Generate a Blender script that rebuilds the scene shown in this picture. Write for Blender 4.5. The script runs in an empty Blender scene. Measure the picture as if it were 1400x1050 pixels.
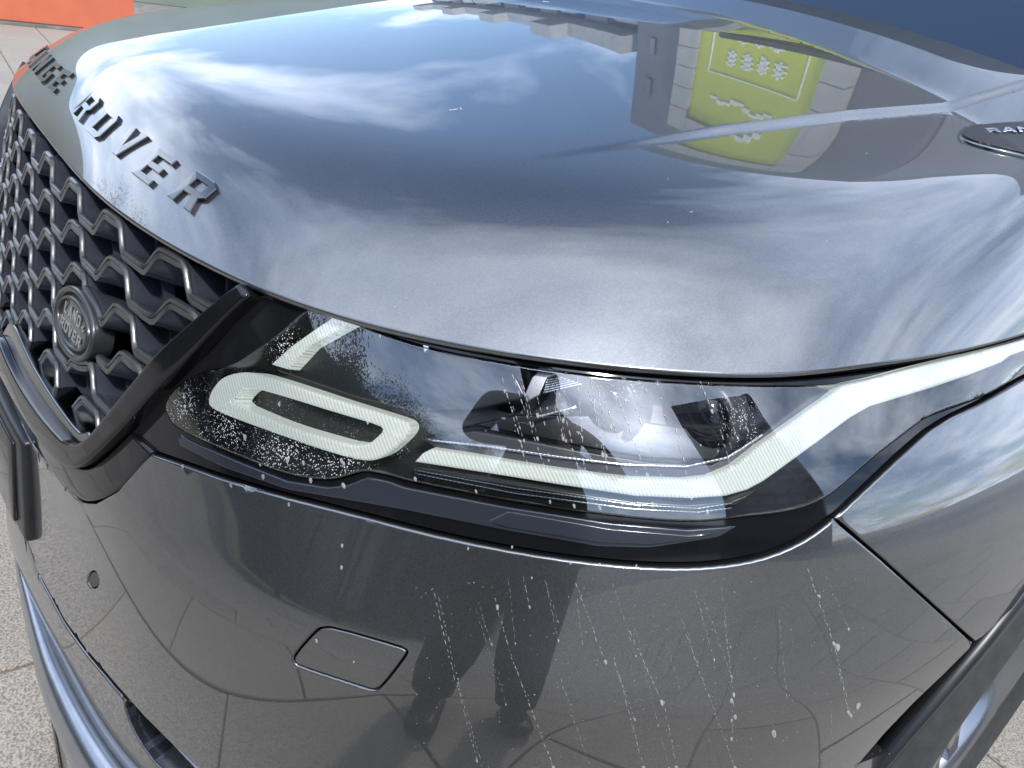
import bpy, bmesh, math, random
import numpy as np
from mathutils import Vector, Matrix
from mathutils.bvhtree import BVHTree
from mathutils.geometry import delaunay_2d_cdt

scene = bpy.context.scene
C = scene.collection
random.seed(5)
rng = np.random.default_rng(5)

# ------------------------------------------------------------------ camera
CAM = np.array([1.071, -0.107, 1.137])
AZ, EL, RO = np.radians([-49.18, -26.68, 9.68])
FPX = 1051.0                                    # focal length for a 1400 px wide picture
_f = np.array([math.sin(AZ)*math.cos(EL), math.cos(AZ)*math.cos(EL), math.sin(EL)])
_r = np.cross(_f, [0, 0, 1.0]); _r /= np.linalg.norm(_r)
_u = np.cross(_r, _f)
CR = _r*math.cos(RO) + _u*math.sin(RO)
CU = -_r*math.sin(RO) + _u*math.cos(RO)
CF = _f
cam_data = bpy.data.cameras.new('camera')
cam = bpy.data.objects.new('camera', cam_data); C.objects.link(cam)
cam_data.sensor_width = 36.0
cam_data.lens = 36.0*FPX/1400.0
cam_data.clip_start = 0.02; cam_data.clip_end = 3000
cam.matrix_world = Matrix(((CR[0], CU[0], -CF[0], CAM[0]), (CR[1], CU[1], -CF[1], CAM[1]), (CR[2], CU[2], -CF[2], CAM[2]), (0, 0, 0, 1)))
scene.camera = cam

def ray(px, py):
    d = CF + CR*(px-700)/FPX - CU*(py-525)/FPX
    return d/np.linalg.norm(d)

# ------------------------------------------------------------------ light
SUN_AZ, SUN_EL = math.radians(116), math.radians(50)     # azimuth measured from +y towards +x
sdir = np.array([math.sin(SUN_AZ)*math.cos(SUN_EL), math.cos(SUN_AZ)*math.cos(SUN_EL), math.sin(SUN_EL)])
world = bpy.data.worlds.new('World'); scene.world = world; world.use_nodes = True
wn, wl = world.node_tree.nodes, world.node_tree.links
wn.clear()
def WN(t, **k):
    n = wn.new(t)
    for a, b in k.items(): setattr(n, a, b)
    return n
wout = WN('ShaderNodeOutputWorld'); bg = WN('ShaderNodeBackground'); bg.inputs['Strength'].default_value = 0.15
sky = WN('ShaderNodeTexSky', sky_type='NISHITA', sun_disc=False, sun_elevation=SUN_EL, sun_rotation=SUN_AZ, altitude=50, air_density=1.0, dust_density=0.6, ozone_density=3.0)
geo = WN('ShaderNodeTexCoord'); sep = WN('ShaderNodeSeparateXYZ')
wl.new(geo.outputs['Generated'], sep.inputs[0])
def math_node(op, a, b=None, clamp=False):
    n = WN('ShaderNodeMath', operation=op); n.use_clamp = clamp
    for i, v in enumerate((a, b)):
        if v is None: continue
        if isinstance(v, (int, float)): n.inputs[i].default_value = v
        else: wl.new(v, n.inputs[i])
    return n.outputs[0]
CLOUD_Z = 5.1
zz = math_node('ADD', math_node('MAXIMUM', sep.outputs[2], 0.0), 0.16)
cx_ = math_node('DIVIDE', sep.outputs[0], zz); cy_ = math_node('DIVIDE', sep.outputs[1], zz)
comb = WN('ShaderNodeCombineXYZ'); wl.new(cx_, comb.inputs[0]); wl.new(cy_, comb.inputs[1]); comb.inputs[2].default_value = CLOUD_Z
n1 = WN('ShaderNodeTexNoise'); n1.inputs['Scale'].default_value = 0.75; n1.inputs['Detail'].default_value = 9; n1.inputs['Roughness'].default_value = 0.56; n1.inputs['Distortion'].default_value = 0.35
wl.new(comb.outputs[0], n1.inputs['Vector'])
n2 = WN('ShaderNodeTexNoise'); n2.inputs['Scale'].default_value = 2.1; n2.inputs['Detail'].default_value = 7; n2.inputs['Roughness'].default_value = 0.55
wl.new(comb.outputs[0], n2.inputs['Vector'])
cr1 = WN('ShaderNodeValToRGB'); wl.new(n1.outputs[0], cr1.inputs[0])
cr1.color_ramp.elements[0].position = 0.43; cr1.color_ramp.elements[0].color = (0.0, 0.0, 0.0, 1)
cr1.color_ramp.elements[1].position = 0.57; cr1.color_ramp.elements[1].color = (0.96, 0.96, 0.96, 1)
cr2 = WN('ShaderNodeValToRGB'); wl.new(n2.outputs[0], cr2.inputs[0])
cr2.color_ramp.elements[0].position = 0.3; cr2.color_ramp.elements[0].color = (4.4, 5.8, 8.6, 1)
cr2.color_ramp.elements[1].position = 0.66; cr2.color_ramp.elements[1].color = (11.0, 12.0, 13.8, 1)
mix = WN('ShaderNodeMix', data_type='RGBA'); wl.new(cr1.outputs[0], mix.inputs[0]); wl.new(sky.outputs[0], mix.inputs[6]); wl.new(cr2.outputs[0], mix.inputs[7])
vd = WN('ShaderNodeVectorMath', operation='DOT_PRODUCT'); wl.new(geo.outputs['Generated'], vd.inputs[0]); vd.inputs[1].default_value = tuple(sdir)
gl_ = math_node('POWER', math_node('MAXIMUM', vd.outputs['Value'], 0.0), 22.0)
gm = math_node('ADD', math_node('MULTIPLY', gl_, 3.0), 1.0)
sc_ = WN('ShaderNodeVectorMath', operation='SCALE'); wl.new(cr2.outputs[0], sc_.inputs[0]); wl.new(gm, sc_.inputs['Scale'])
wl.new(sc_.outputs[0], mix.inputs[7])
wl.new(mix.outputs[2], bg.inputs['Color']); wl.new(bg.outputs[0], wout.inputs[0])

sl = bpy.data.lights.new('sun', 'SUN'); sl.energy = 2.0; sl.angle = math.radians(4); sl.color = (1.0, 0.95, 0.87)
so = bpy.data.objects.new('sun', sl); C.objects.link(so); so.rotation_euler = Vector(-sdir).to_track_quat('-Z', 'Y').to_euler()
scene.view_settings.view_transform = 'Standard'; scene.view_settings.look = 'None'
scene.view_settings.exposure = 0.82; scene.view_settings.gamma = 1.0
scene.cycles.max_bounces = 14; scene.cycles.transparent_max_bounces = 16
scene.cycles.caustics_reflective = False; scene.cycles.caustics_refractive = False

# ------------------------------------------------------------------ materials
def new_mat(name):
    m = bpy.data.materials.new(name); m.use_nodes = True
    return m, m.node_tree.nodes, m.node_tree.links, m.node_tree.nodes['Principled BSDF']
def mat(name, col, rough=0.5, metal=0.0, coat=0.0, coat_rough=0.03, spec=0.5, noise=0.0, nscale=40, bump=0.0, bscale=200, emis=None, trans=0.0, ior=1.5):
    m, n, l, b = new_mat(name)
    b.inputs['Base Color'].default_value = (*col, 1); b.inputs['Roughness'].default_value = rough
    b.inputs['Metallic'].default_value = metal; b.inputs['Coat Weight'].default_value = coat
    b.inputs['Coat Roughness'].default_value = coat_rough; b.inputs['Specular IOR Level'].default_value = spec
    b.inputs['Transmission Weight'].default_value = trans; b.inputs['IOR'].default_value = ior
    tc = n.new('ShaderNodeTexCoord')
    if noise:
        t = n.new('ShaderNodeTexNoise'); t.inputs['Scale'].default_value = nscale; t.inputs['Detail'].default_value = 5
        l.new(tc.outputs['Object'], t.inputs['Vector'])
        r = n.new('ShaderNodeValToRGB'); l.new(t.outputs[0], r.inputs[0])
        r.color_ramp.elements[0].position = 0.3; r.color_ramp.elements[1].position = 0.7
        r.color_ramp.elements[0].color = (*[c*(1-noise) for c in col], 1); r.color_ramp.elements[1].color = (*[min(1, c*(1+noise)) for c in col], 1)
        l.new(r.outputs[0], b.inputs['Base Color'])
    if bump:
        t = n.new('ShaderNodeTexNoise'); t.inputs['Scale'].default_value = bscale; t.inputs['Detail'].default_value = 3
        l.new(tc.outputs['Object'], t.inputs['Vector'])
        bp = n.new('ShaderNodeBump'); bp.inputs['Strength'].default_value = bump; bp.inputs['Distance'].default_value = 0.002
        l.new(t.outputs[0], bp.inputs['Height']); l.new(bp.outputs[0], b.inputs['Normal'])
    return m

def paint_mat():
    m, n, l, b = new_mat('grey_metallic_paint')
    tc = n.new('ShaderNodeTexCoord')
    v = n.new('ShaderNodeTexVoronoi'); v.inputs['Scale'].default_value = 1500; l.new(tc.outputs['Object'], v.inputs['Vector'])
    r = n.new('ShaderNodeValToRGB'); l.new(v.outputs['Color'], r.inputs[0])
    r.color_ramp.elements[0].color = (0.073, 0.0745, 0.077, 1); r.color_ramp.elements[1].color = (0.126, 0.128, 0.132, 1)
    # slight dust film
    t = n.new('ShaderNodeTexNoise'); t.inputs['Scale'].default_value = 9; t.inputs['Detail'].default_value = 8; t.inputs['Roughness'].default_value = 0.65
    l.new(tc.outputs['Object'], t.inputs['Vector'])
    r2 = n.new('ShaderNodeValToRGB'); l.new(t.outputs[0], r2.inputs[0])
    r2.color_ramp.elements[0].position = 0.45; r2.color_ramp.elements[0].color = (0, 0, 0, 1)
    r2.color_ramp.elements[1].position = 0.9; r2.color_ramp.elements[1].color = (0.08, 0.08, 0.08, 1)
    mx = n.new('ShaderNodeMix'); mx.data_type = 'RGBA'; l.new(r2.outputs[0], mx.inputs[0]); l.new(r.outputs[0], mx.inputs[6]); mx.inputs[7].default_value = (0.42, 0.41, 0.39, 1)
    l.new(mx.outputs[2], b.inputs['Base Color'])
    b.inputs['Metallic'].default_value = 0.9; b.inputs['Roughness'].default_value = 0.34
    b.inputs['Coat Weight'].default_value = 1.0; b.inputs['Coat Roughness'].default_value = 0.015; b.inputs['Coat IOR'].default_value = 1.85
    # flakes tilt the metal layer, the clear coat stays smooth
    bp = n.new('ShaderNodeBump'); bp.inputs['Strength'].default_value = 0.10; bp.inputs['Distance'].default_value = 0.0003
    l.new(v.outputs['Color'], bp.inputs['Height']); l.new(bp.outputs[0], b.inputs['Normal'])
    return m

def lens_mat(name, tint=(1, 1, 1), add=0.0, speck=0.0):
    # clear cover: see-through with a Fresnel mirror on top; optional dust haze
    m, n, l, b = new_mat(name)
    n.remove(b); out = n['Material Output']
    tr = n.new('ShaderNodeBsdfTransparent'); tr.inputs[0].default_value = (*tint, 1)
    gl = n.new('ShaderNodeBsdfGlossy'); gl.inputs['Roughness'].default_value = 0.01
    fr = n.new('ShaderNodeFresnel'); fr.inputs[0].default_value = 1.58
    ma = n.new('ShaderNodeMath'); ma.operation = 'ADD'; ma.use_clamp = True; ma.inputs[1].default_value = add; l.new(fr.outputs[0], ma.inputs[0])
    ms = n.new('ShaderNodeMixShader'); l.new(ma.outputs[0], ms.inputs[0]); l.new(tr.outputs[0], ms.inputs[1]); l.new(gl.outputs[0], ms.inputs[2])
    last = ms.outputs[0]
    if speck:
        tc = n.new('ShaderNodeTexCoord')
        v = n.new('ShaderNodeTexVoronoi'); v.inputs['Scale'].default_value = 780; l.new(tc.outputs['Object'], v.inputs['Vector'])
        sr = n.new('ShaderNodeSeparateColor'); l.new(v.outputs['Color'], sr.inputs[0])
        total = None
        for c, rad in DUST:
            ds = n.new('ShaderNodeVectorMath'); ds.operation = 'DISTANCE'; l.new(tc.outputs['Object'], ds.inputs[0]); ds.inputs[1].default_value = c
            f = n.new('ShaderNodeMapRange'); f.inputs[1].default_value = 0; f.inputs[2].default_value = rad; f.inputs[3].default_value = 1; f.inputs[4].default_value = 0; l.new(ds.outputs['Value'], f.inputs[0])
            if total is None: total = f.outputs[0]
            else:
                mm = n.new('ShaderNodeMath'); mm.operation = 'MAXIMUM'; l.new(total, mm.inputs[0]); l.new(f.outputs[0], mm.inputs[1]); total = mm.outputs[0]
        w = n.new('ShaderNodeTexNoise'); w.inputs['Scale'].default_value = 45; w.inputs['Detail'].default_value = 5; l.new(tc.outputs['Object'], w.inputs['Vector'])
        tw = n.new('ShaderNodeMath'); tw.operation = 'MULTIPLY'; l.new(total, tw.inputs[0]); l.new(w.outputs[0], tw.inputs[1])
        # speck size of each cell: random value against local density
        th = n.new('ShaderNodeMath'); th.operation = 'MULTIPLY'; l.new(tw.outputs[0], th.inputs[0]); l.new(sr.outputs[0], th.inputs[1])
        lt = n.new('ShaderNodeMath'); lt.operation = 'LESS_THAN'; l.new(v.outputs['Distance'], lt.inputs[0]); l.new(th.outputs[0], lt.inputs[1])
        r = n.new('ShaderNodeMath'); r.operation = 'MULTIPLY'; l.new(lt.outputs[0], r.inputs[0]); r.inputs[1].default_value = speck
        df = n.new('ShaderNodeBsdfDiffuse'); df.inputs[0].default_value = (0.6, 0.6, 0.57, 1)
        m2 = n.new('ShaderNodeMixShader'); l.new(r.outputs[0], m2.inputs[0]); l.new(last, m2.inputs[1]); l.new(df.outputs[0], m2.inputs[2]); last = m2.outputs[0]
    l.new(last, out.inputs[0])
    return m

def drl_mat():
    # pale light guide: ribbed translucent plastic, emission added for even brightness
    m, n, l, b = new_mat('ribbed_light_guide')
    uv = n.new('ShaderNodeUVMap')
    mp = n.new('ShaderNodeMapping'); l.new(uv.outputs[0], mp.inputs[0])
    w = n.new('ShaderNodeTexWave'); w.wave_type = 'BANDS'; w.bands_direction = 'X'; w.inputs['Scale'].default_value = 270; w.inputs['Distortion'].default_value = 0.4
    l.new(mp.outputs[0], w.inputs['Vector'])
    w2 = n.new('ShaderNodeTexWave'); w2.wave_type = 'BANDS'; w2.bands_direction = 'DIAGONAL'; w2.inputs['Scale'].default_value = 180; l.new(mp.outputs[0], w2.inputs['Vector'])
    ad = n.new('ShaderNodeMath'); ad.operation = 'ADD'; l.new(w.outputs[1], ad.inputs[0]); l.new(w2.outputs[1], ad.inputs[1])
    r = n.new('ShaderNodeValToRGB'); l.new(ad.outputs[0], r.inputs[0])
    r.color_ramp.elements[0].position = 0.1; r.color_ramp.elements[0].color = (0.19, 0.22, 0.207, 1)
    r.color_ramp.elements[1].position = 0.9; r.color_ramp.elements[1].color = (0.40, 0.44, 0.42, 1)
    l.new(r.outputs[0], b.inputs['Base Color'])
    bp = n.new('ShaderNodeBump'); bp.inputs['Strength'].default_value = 0.5; bp.inputs['Distance'].default_value = 0.001
    l.new(ad.outputs[0], bp.inputs['Height']); l.new(bp.outputs[0], b.inputs['Normal'])
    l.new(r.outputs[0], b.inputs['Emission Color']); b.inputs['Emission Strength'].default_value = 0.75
    b.inputs['Roughness'].default_value = 0.28; b.inputs['Subsurface Weight'].default_value = 0.0
    b.inputs['Coat Weight'].default_value = 0.4
    return m

M = {}
M['paint'] = paint_mat()
M['gloss_black'] = mat('gloss_black_plastic', (0.006, 0.006, 0.007), 0.06, spec=0.42)
M['satin_black'] = mat('satin_black_plastic', (0.012, 0.0125, 0.014), 0.33, spec=0.4, noise=0.25, nscale=30)
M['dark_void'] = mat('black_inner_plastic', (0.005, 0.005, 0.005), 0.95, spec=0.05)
M['grille'] = mat('sky_tint_grille_plastic', (0.044, 0.049, 0.066), 0.27, coat=0.5, coat_rough=0.12, noise=0.2, nscale=25, bump=0.06, bscale=120)  # shelf colour lighter and bluer than the bar fronts: sky reflection put into it
M['grille_face'] = mat('grille_bar_front', (0.022, 0.023, 0.024), 0.3, coat=0.2, coat_rough=0.1, noise=0.25, nscale=60)
M['silver'] = mat('satin_silver_trim', (0.38, 0.395, 0.42), 0.22, metal=0.9, noise=0.06, nscale=60)
M['darksilver'] = mat('dark_chrome', (0.20, 0.21, 0.22), 0.14, metal=1.0)
M['letter'] = mat('gloss_black_lettering', (0.015, 0.016, 0.017), 0.08, metal=0.0, coat=1.0, coat_rough=0.03)
M['navy'] = mat('smoked_plastic', (0.02, 0.023, 0.03), 0.16, spec=.7)
M['lamp_in'] = mat('lamp_inner_black', (0.012, 0.013, 0.015), 0.22, spec=0.6, noise=0.3, nscale=20)
M['lamp_ledge'] = mat('lamp_inner_grey', (0.045, 0.048, 0.055), 0.35, spec=0.6)
M['chrome'] = mat('lamp_chrome', (0.7, 0.71, 0.72), 0.12, metal=1.0)
M['drl'] = drl_mat()
M['lens'] = None
M['glass'] = lens_mat('windscreen_glass', (0.30, 0.36, 0.40), add=0.22)
M['rubber'] = mat('tyre_rubber', (0.022, 0.022, 0.021), 0.75, noise=0.3, nscale=60, bump=0.2, bscale=300)
M['alloy'] = mat('alloy_rim', (0.22, 0.225, 0.24), 0.25, metal=0.9, coat=0.6)
M['splash'] = mat('dried_splash', (0.50, 0.50, 0.48), 0.8)
_n, _l = M['splash'].node_tree.nodes, M['splash'].node_tree.links
_t = _n.new('ShaderNodeBsdfTransparent'); _m = _n.new('ShaderNodeMixShader'); _m.inputs[0].default_value = 0.42
_l.new(_t.outputs[0], _m.inputs[1]); _l.new(_n['Principled BSDF'].outputs[0], _m.inputs[2]); _l.new(_m.outputs[0], _n['Material Output'].inputs[0])

# ------------------------------------------------------------------ helpers: objects
def tag(o, label=None, cat=None, group=None, kind=None):
    if label: o['label'] = label
    if cat: o['category'] = cat
    if group: o['group'] = group
    if kind: o['kind'] = kind
    return o
def empty(name, loc=(0, 0, 0), parent=None):
    o = bpy.data.objects.new(name, None); C.objects.link(o); o.location = loc; o.empty_display_size = 0.1
    if parent: o.parent = parent
    return o
def link_mesh(name, verts, faces, m, parent=None, smooth=True, normals=None, uvs=None, mats=None, fmat=None):
    me = bpy.data.meshes.new(name)
    me.from_pydata([tuple(map(float, v)) for v in verts], [], [tuple(int(i) for i in f) for f in faces])
    me.update()
    if uvs is not None:
        ul = me.uv_layers.new(name='UVMap')
        li = np.zeros(len(me.loops), int); me.loops.foreach_get('vertex_index', li)
        ul.data.foreach_set('uv', np.asarray(uvs, float)[li].ravel())
    if smooth: me.polygons.foreach_set('use_smooth', np.ones(len(me.polygons), bool))
    if normals is not None: me.normals_split_custom_set_from_vertices([tuple(map(float, v)) for v in normals])
    for mm in (mats or [m]): me.materials.append(mm)
    if fmat is not None: me.polygons.foreach_set('material_index', np.asarray(fmat, np.int32))
    me.update()
    o = bpy.data.objects.new(name, me); C.objects.link(o)
    if parent: o.parent = parent
    return o
def box_vf(c, s, R=None, off=0):
    c = np.array(c, float); s = np.array(s, float)/2
    v = np.array([[x, y, z] for x in (-1, 1) for y in (-1, 1) for z in (-1, 1)], float)*s
    if R is not None: v = v@np.array(R).T
    v += c
    f = [(0, 1, 3, 2), (4, 6, 7, 5), (0, 4, 5, 1), (2, 3, 7, 6), (0, 2, 6, 4), (1, 5, 7, 3)]
    return v, [tuple(i+off for i in q) for q in f]
def merge(parts):
    V, Fc = [], []
    for v, f in parts:
        o = len(V); V.extend(list(v)); Fc.extend([tuple(i+o for i in q) for q in f])
    return V, Fc
def bevel(o, w, seg=2, angle=0.6):
    b = o.modifiers.new('b', 'BEVEL'); b.width = w; b.segments = seg; b.limit_method = 'ANGLE'; b.angle_limit = angle; b.harden_normals = False
    return o

# ------------------------------------------------------------------ smooth surfaces (clamped cubic B-splines)
def basis(n, t, p=3):
    t = np.clip(np.asarray(t, float), 0, 1-1e-9)
    k = np.concatenate([np.zeros(p), np.linspace(0, 1, n-p+1), np.ones(p)])
    B = np.zeros((len(t), len(k)-1))
    for i in range(len(k)-1): B[:, i] = (t >= k[i]) & (t < k[i+1])
    for d in range(1, p+1):
        for i in range(len(k)-1-d):
            a = 0 if k[i+d] == k[i] else (t-k[i])/(k[i+d]-k[i])*B[:, i]
            b = 0 if k[i+d+1] == k[i+1] else (k[i+d+1]-t)/(k[i+d+1]-k[i+1])*B[:, i+1]
            B[:, i] = a+b
    return B[:, :n]
class Surf:
    """S(u,v) with optional displacement; hits pixels through a fine BVH."""
    def __init__(s, ctrl, disp=None, nu=240, nv=120, even=False):
        s.c = np.array(ctrl, float); s.disp = disp; s.mu = s.mv = None
        if even:                                  # even parameter speed along the face and up it
            t = np.linspace(0, 1, 2001); h = np.full(2001, .55)
            A = s.P(t, h); B = s.P(np.full(2001, .7), t)
            au = np.r_[0, np.cumsum(np.linalg.norm(np.diff(A, axis=0), axis=1))]; av = np.r_[0, np.cumsum(np.linalg.norm(np.diff(B, axis=0), axis=1))]
            s.LU, s.LV = au[-1], av[-1]; s.mu = (au/au[-1], t); s.mv = (av/av[-1], t)
        s.nu, s.nv = nu, nv
        U, V = np.meshgrid(np.linspace(0, 1, nu), np.linspace(0, 1, nv), indexing='ij')
        P = s.P(U.ravel(), V.ravel()); s.tessP = P; s.tessUV = np.stack([U.ravel(), V.ravel()], -1)
        f = []
        for i in range(nu-1):
            for j in range(nv-1):
                a = i*nv+j; f.append((a, a+nv, a+nv+1)); f.append((a, a+nv+1, a+1))
        s.tf = f
        s.bvh = BVHTree.FromPolygons([Vector(p) for p in P], f)
    def P(s, u, v):
        if s.mu is not None: u, v = np.interp(u, *s.mu), np.interp(v, *s.mv)
        Bu, Bv = basis(s.c.shape[0], u), basis(s.c.shape[1], v)
        P = np.einsum('ni,nj,ijk->nk', Bu, Bv, s.c)
        if s.disp is not None: P = s.disp(P)
        return P
    def N(s, u, v, e=2e-4):
        u = np.clip(np.asarray(u, float), e, 1-e); v = np.clip(np.asarray(v, float), e, 1-e)
        du = s.P(u+e, v)-s.P(u-e, v); dv = s.P(u, v+e)-s.P(u, v-e)
        n = np.cross(du, dv); n /= np.linalg.norm(n, axis=1)[:, None]+1e-12
        return n*s.sign if hasattr(s, 'sign') else n
    def hit_ray(s, o, d):
        loc, nn, idx, dist = s.bvh.ray_cast(Vector(o), Vector(d))
        if loc is None: return None
        a, b, c = s.tf[idx]; A, B, Cc = s.tessP[a], s.tessP[b], s.tessP[c]
        v0, v1, v2 = B-A, Cc-A, np.array(loc)-A
        d00, d01, d11, d20, d21 = v0@v0, v0@v1, v1@v1, v2@v0, v2@v1
        den = d00*d11-d01*d01; w1 = (d11*d20-d01*d21)/den; w2 = (d00*d21-d01*d20)/den
        return s.tessUV[a]*(1-w1-w2)+s.tessUV[b]*w1+s.tessUV[c]*w2
    def px(s, x, y): return s.hit_ray(CAM, ray(x, y))
    def nearest(s, p):
        loc, nn, idx, dist = s.bvh.find_nearest(Vector(p))
        a, b, c = s.tf[idx]; A, B, Cc = s.tessP[a], s.tessP[b], s.tessP[c]
        v0, v1, v2 = B-A, Cc-A, np.array(loc)-A
        d00, d01, d11, d20, d21 = v0@v0, v0@v1, v1@v1, v2@v0, v2@v1
        den = d00*d11-d01*d01; w1 = (d11*d20-d01*d21)/den; w2 = (d00*d21-d01*d20)/den
        return s.tessUV[a]*(1-w1-w2)+s.tessUV[b]*w1+s.tessUV[c]*w2

# --- front face of the car: lamps, grille, bumper and wing all lie on it
FLV = [ # z, then stations (x, y)
 (0.12, [(0.0, -0.02), (0.2, -0.015), (0.38, 0.01), (0.48, 0.05), (0.58, 0.12), (0.67, 0.2), (0.75, 0.29), (0.82, 0.38), (0.88, 0.47), (0.93, 0.6), (0.95, 0.75), (0.955, 1.1), (0.955, 2.0)]),
 (0.3, [(0.0, -0.092), (0.2, -0.084), (0.3818, -0.0629), (0.4885, -0.0396), (0.5968, 0.0091), (0.697, 0.0868), (0.792, 0.1828), (0.8738, 0.2979), (0.9372, 0.4285), (0.9519, 0.567), (0.958, 0.75), (0.96, 1.1), (0.96, 2.0)]),
 (0.45, [(0.0, -0.069), (0.2, -0.059), (0.382, -0.0453), (0.509, -0.0264), (0.6175, 0.008), (0.718, 0.0762), (0.813, 0.1712), (0.8949, 0.2862), (0.9482, 0.4169), (0.9623, 0.5563), (0.965, 0.75), (0.966, 1.1), (0.966, 2.0)]),
 (0.6, [(0.0, -0.056), (0.2, -0.048), (0.382, -0.0351), (0.508, -0.0208), (0.6153, 0.0115), (0.716, 0.0784), (0.813, 0.1714), (0.8955, 0.2864), (0.9498, 0.4175), (0.9643, 0.5564), (0.966, 0.75), (0.967, 1.1), (0.967, 2.0)]),
 (0.67, [(0.0, -0.05), (0.2, -0.044), (0.382, -0.0312), (0.5077, -0.0144), (0.6146, 0.0166), (0.7155, 0.0822), (0.8125, 0.1742), (0.8953, 0.2877), (0.95, 0.4172), (0.9645, 0.5561), (0.966, 0.75), (0.967, 1.1), (0.967, 2.0)]),
 (0.7, [(0.0, -0.0425), (0.2, -0.037), (0.382, -0.0245), (0.5078, -0.008), (0.6147, 0.0233), (0.7155, 0.0875), (0.8115, 0.178), (0.8929, 0.2892), (0.9469, 0.4169), (0.9622, 0.5559), (0.964, 0.75), (0.966, 1.1), (0.966, 2.0)]),
 (0.73, [(0.0, -0.035), (0.2, -0.03), (0.3813, -0.0171), (0.5048, 0.0024), (0.6088, 0.038), (0.7095, 0.1008), (0.8045, 0.1898), (0.8844, 0.2986), (0.9403, 0.4215), (0.9587, 0.5573), (0.962, 0.75), (0.965, 1.1), (0.965, 2.0)]),
 (0.8, [(0.0, -0.012), (0.2, -0.008), (0.38, 0.004), (0.5, 0.026), (0.6, 0.066), (0.7, 0.13), (0.785, 0.21), (0.862, 0.3), (0.918, 0.41), (0.942, 0.55), (0.948, 0.75), (0.95, 1.1), (0.95, 2.0)]),
 (0.86, [(0.0, 0.008), (0.2, 0.01), (0.38, 0.024), (0.5, 0.05), (0.6, 0.092), (0.7, 0.16), (0.78, 0.235), (0.85, 0.325), (0.898, 0.42), (0.915, 0.55), (0.92, 0.75), (0.924, 1.1), (0.925, 2.0)]),
 (0.905, [(0.0, 0.022), (0.2, 0.024), (0.38, 0.04), (0.5, 0.07), (0.6, 0.118), (0.69, 0.185), (0.76, 0.26), (0.822, 0.36), (0.862, 0.46), (0.878, 0.56), (0.883, 0.75), (0.888, 1.1), (0.89, 2.0)]),
 (0.94, [(0.0, 0.034), (0.2, 0.036), (0.38, 0.052), (0.5, 0.085), (0.595, 0.134), (0.68, 0.205), (0.742, 0.285), (0.795, 0.38), (0.83, 0.47), (0.845, 0.58), (0.85, 0.75), (0.856, 1.1), (0.86, 2.0)]),
 (0.965, [(0.0, 0.045), (0.2, 0.048), (0.38, 0.07), (0.49, 0.105), (0.575, 0.155), (0.65, 0.23), (0.705, 0.31), (0.75, 0.4), (0.785, 0.49), (0.8, 0.6), (0.806, 0.75), (0.81, 1.1), (0.815, 2.0)])]
ctrl = []
for k in range(25):
    row = []
    for z, st in FLV:
        x, y = st[abs(k-12)]
        row.append((x if k >= 12 else -x, y, z))
    ctrl.append(row)
ctrl = np.array(ctrl)
c2_ = ctrl.copy(); c2_[1:-1] = .22*ctrl[:-2]+.56*ctrl[1:-1]+.22*ctrl[2:]; c2_[12] = ctrl[12]; ctrl = c2_
FACE = Surf(ctrl, nu=520, nv=150, even=True)

# --- bonnet
def smooth01(t): t = np.clip(t, 0, 1); return t*t*(3-2*t)
E0px = [(100,225),(150,280),(215,325),(270,352),(330,385),(400,413),(465,432),(560,458),(700,483),(800,497),(900,506),(1000,511),(1100,512),(1160,509),(1250,496),(1320,481),(1400,458)]
E0z = [.912,.911,.910,.911,.912,.913,.914,.915,.917,.919,.921,.923,.926,.928,.931,.934,.938]
pts = []
for (x, y), z in zip(E0px, E0z):
    d = ray(x, y); t = (z-CAM[2])/d[2]; pts.append(CAM+d*t)
pts = np.array(pts)
E0 = [np.array([0, .030, .908]), np.array([.08, .0305, .909])]+[p for p in pts if p[0] > .16]
E0 += [np.array([pts[-1][0]+.004, pts[-1][1]+.15, .945]), np.array([pts[-1][0]+.006, pts[-1][1]+.35, .955]), np.array([pts[-1][0]+.006, pts[-1][1]+.6, .967])]
E0 = np.array(E0)
# resample smoothly by arc length
def resample(P, n, smooth=0):
    P = np.array(P, float); s = np.r_[0, np.cumsum(np.linalg.norm(np.diff(P, axis=0), axis=1))]
    t = np.linspace(0, s[-1], n); Q = np.stack([np.interp(t, s, P[:, i]) for i in range(P.shape[1])], -1)
    for _ in range(smooth):
        Q[1:-1] = .25*Q[:-2]+.5*Q[1:-1]+.25*Q[2:]
    return Q
lo = E0[:, 0] < .47
Am = np.stack([np.ones(lo.sum()), E0[lo, 0]**2, E0[lo, 0]**4], -1)
cy = np.linalg.lstsq(Am, E0[lo, 1], rcond=None)[0]; cz = np.linalg.lstsq(Am, E0[lo, 2], rcond=None)[0]
xs_ = np.linspace(0, .44, 12); Ax = np.stack([np.ones(12), xs_**2, xs_**4], -1)
E0 = np.concatenate([np.stack([xs_, Ax@cy, Ax@cz], -1), E0[E0[:, 0] > .455]])
E0 = resample(E0, 44, 3)
E0[0, 0] = 0
E0[:, 2] += .0085*smooth01((E0[:, 1]-.34)/.14)
def crown(x, y): return .975+.19*y-.070*x*x-.02*np.maximum(0, y-.9)**2
EL_ = np.concatenate([(E0*[-1, 1, 1])[::-1][:-1], E0])       # full edge, left to right (51 points)
nE = len(EL_)
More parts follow.
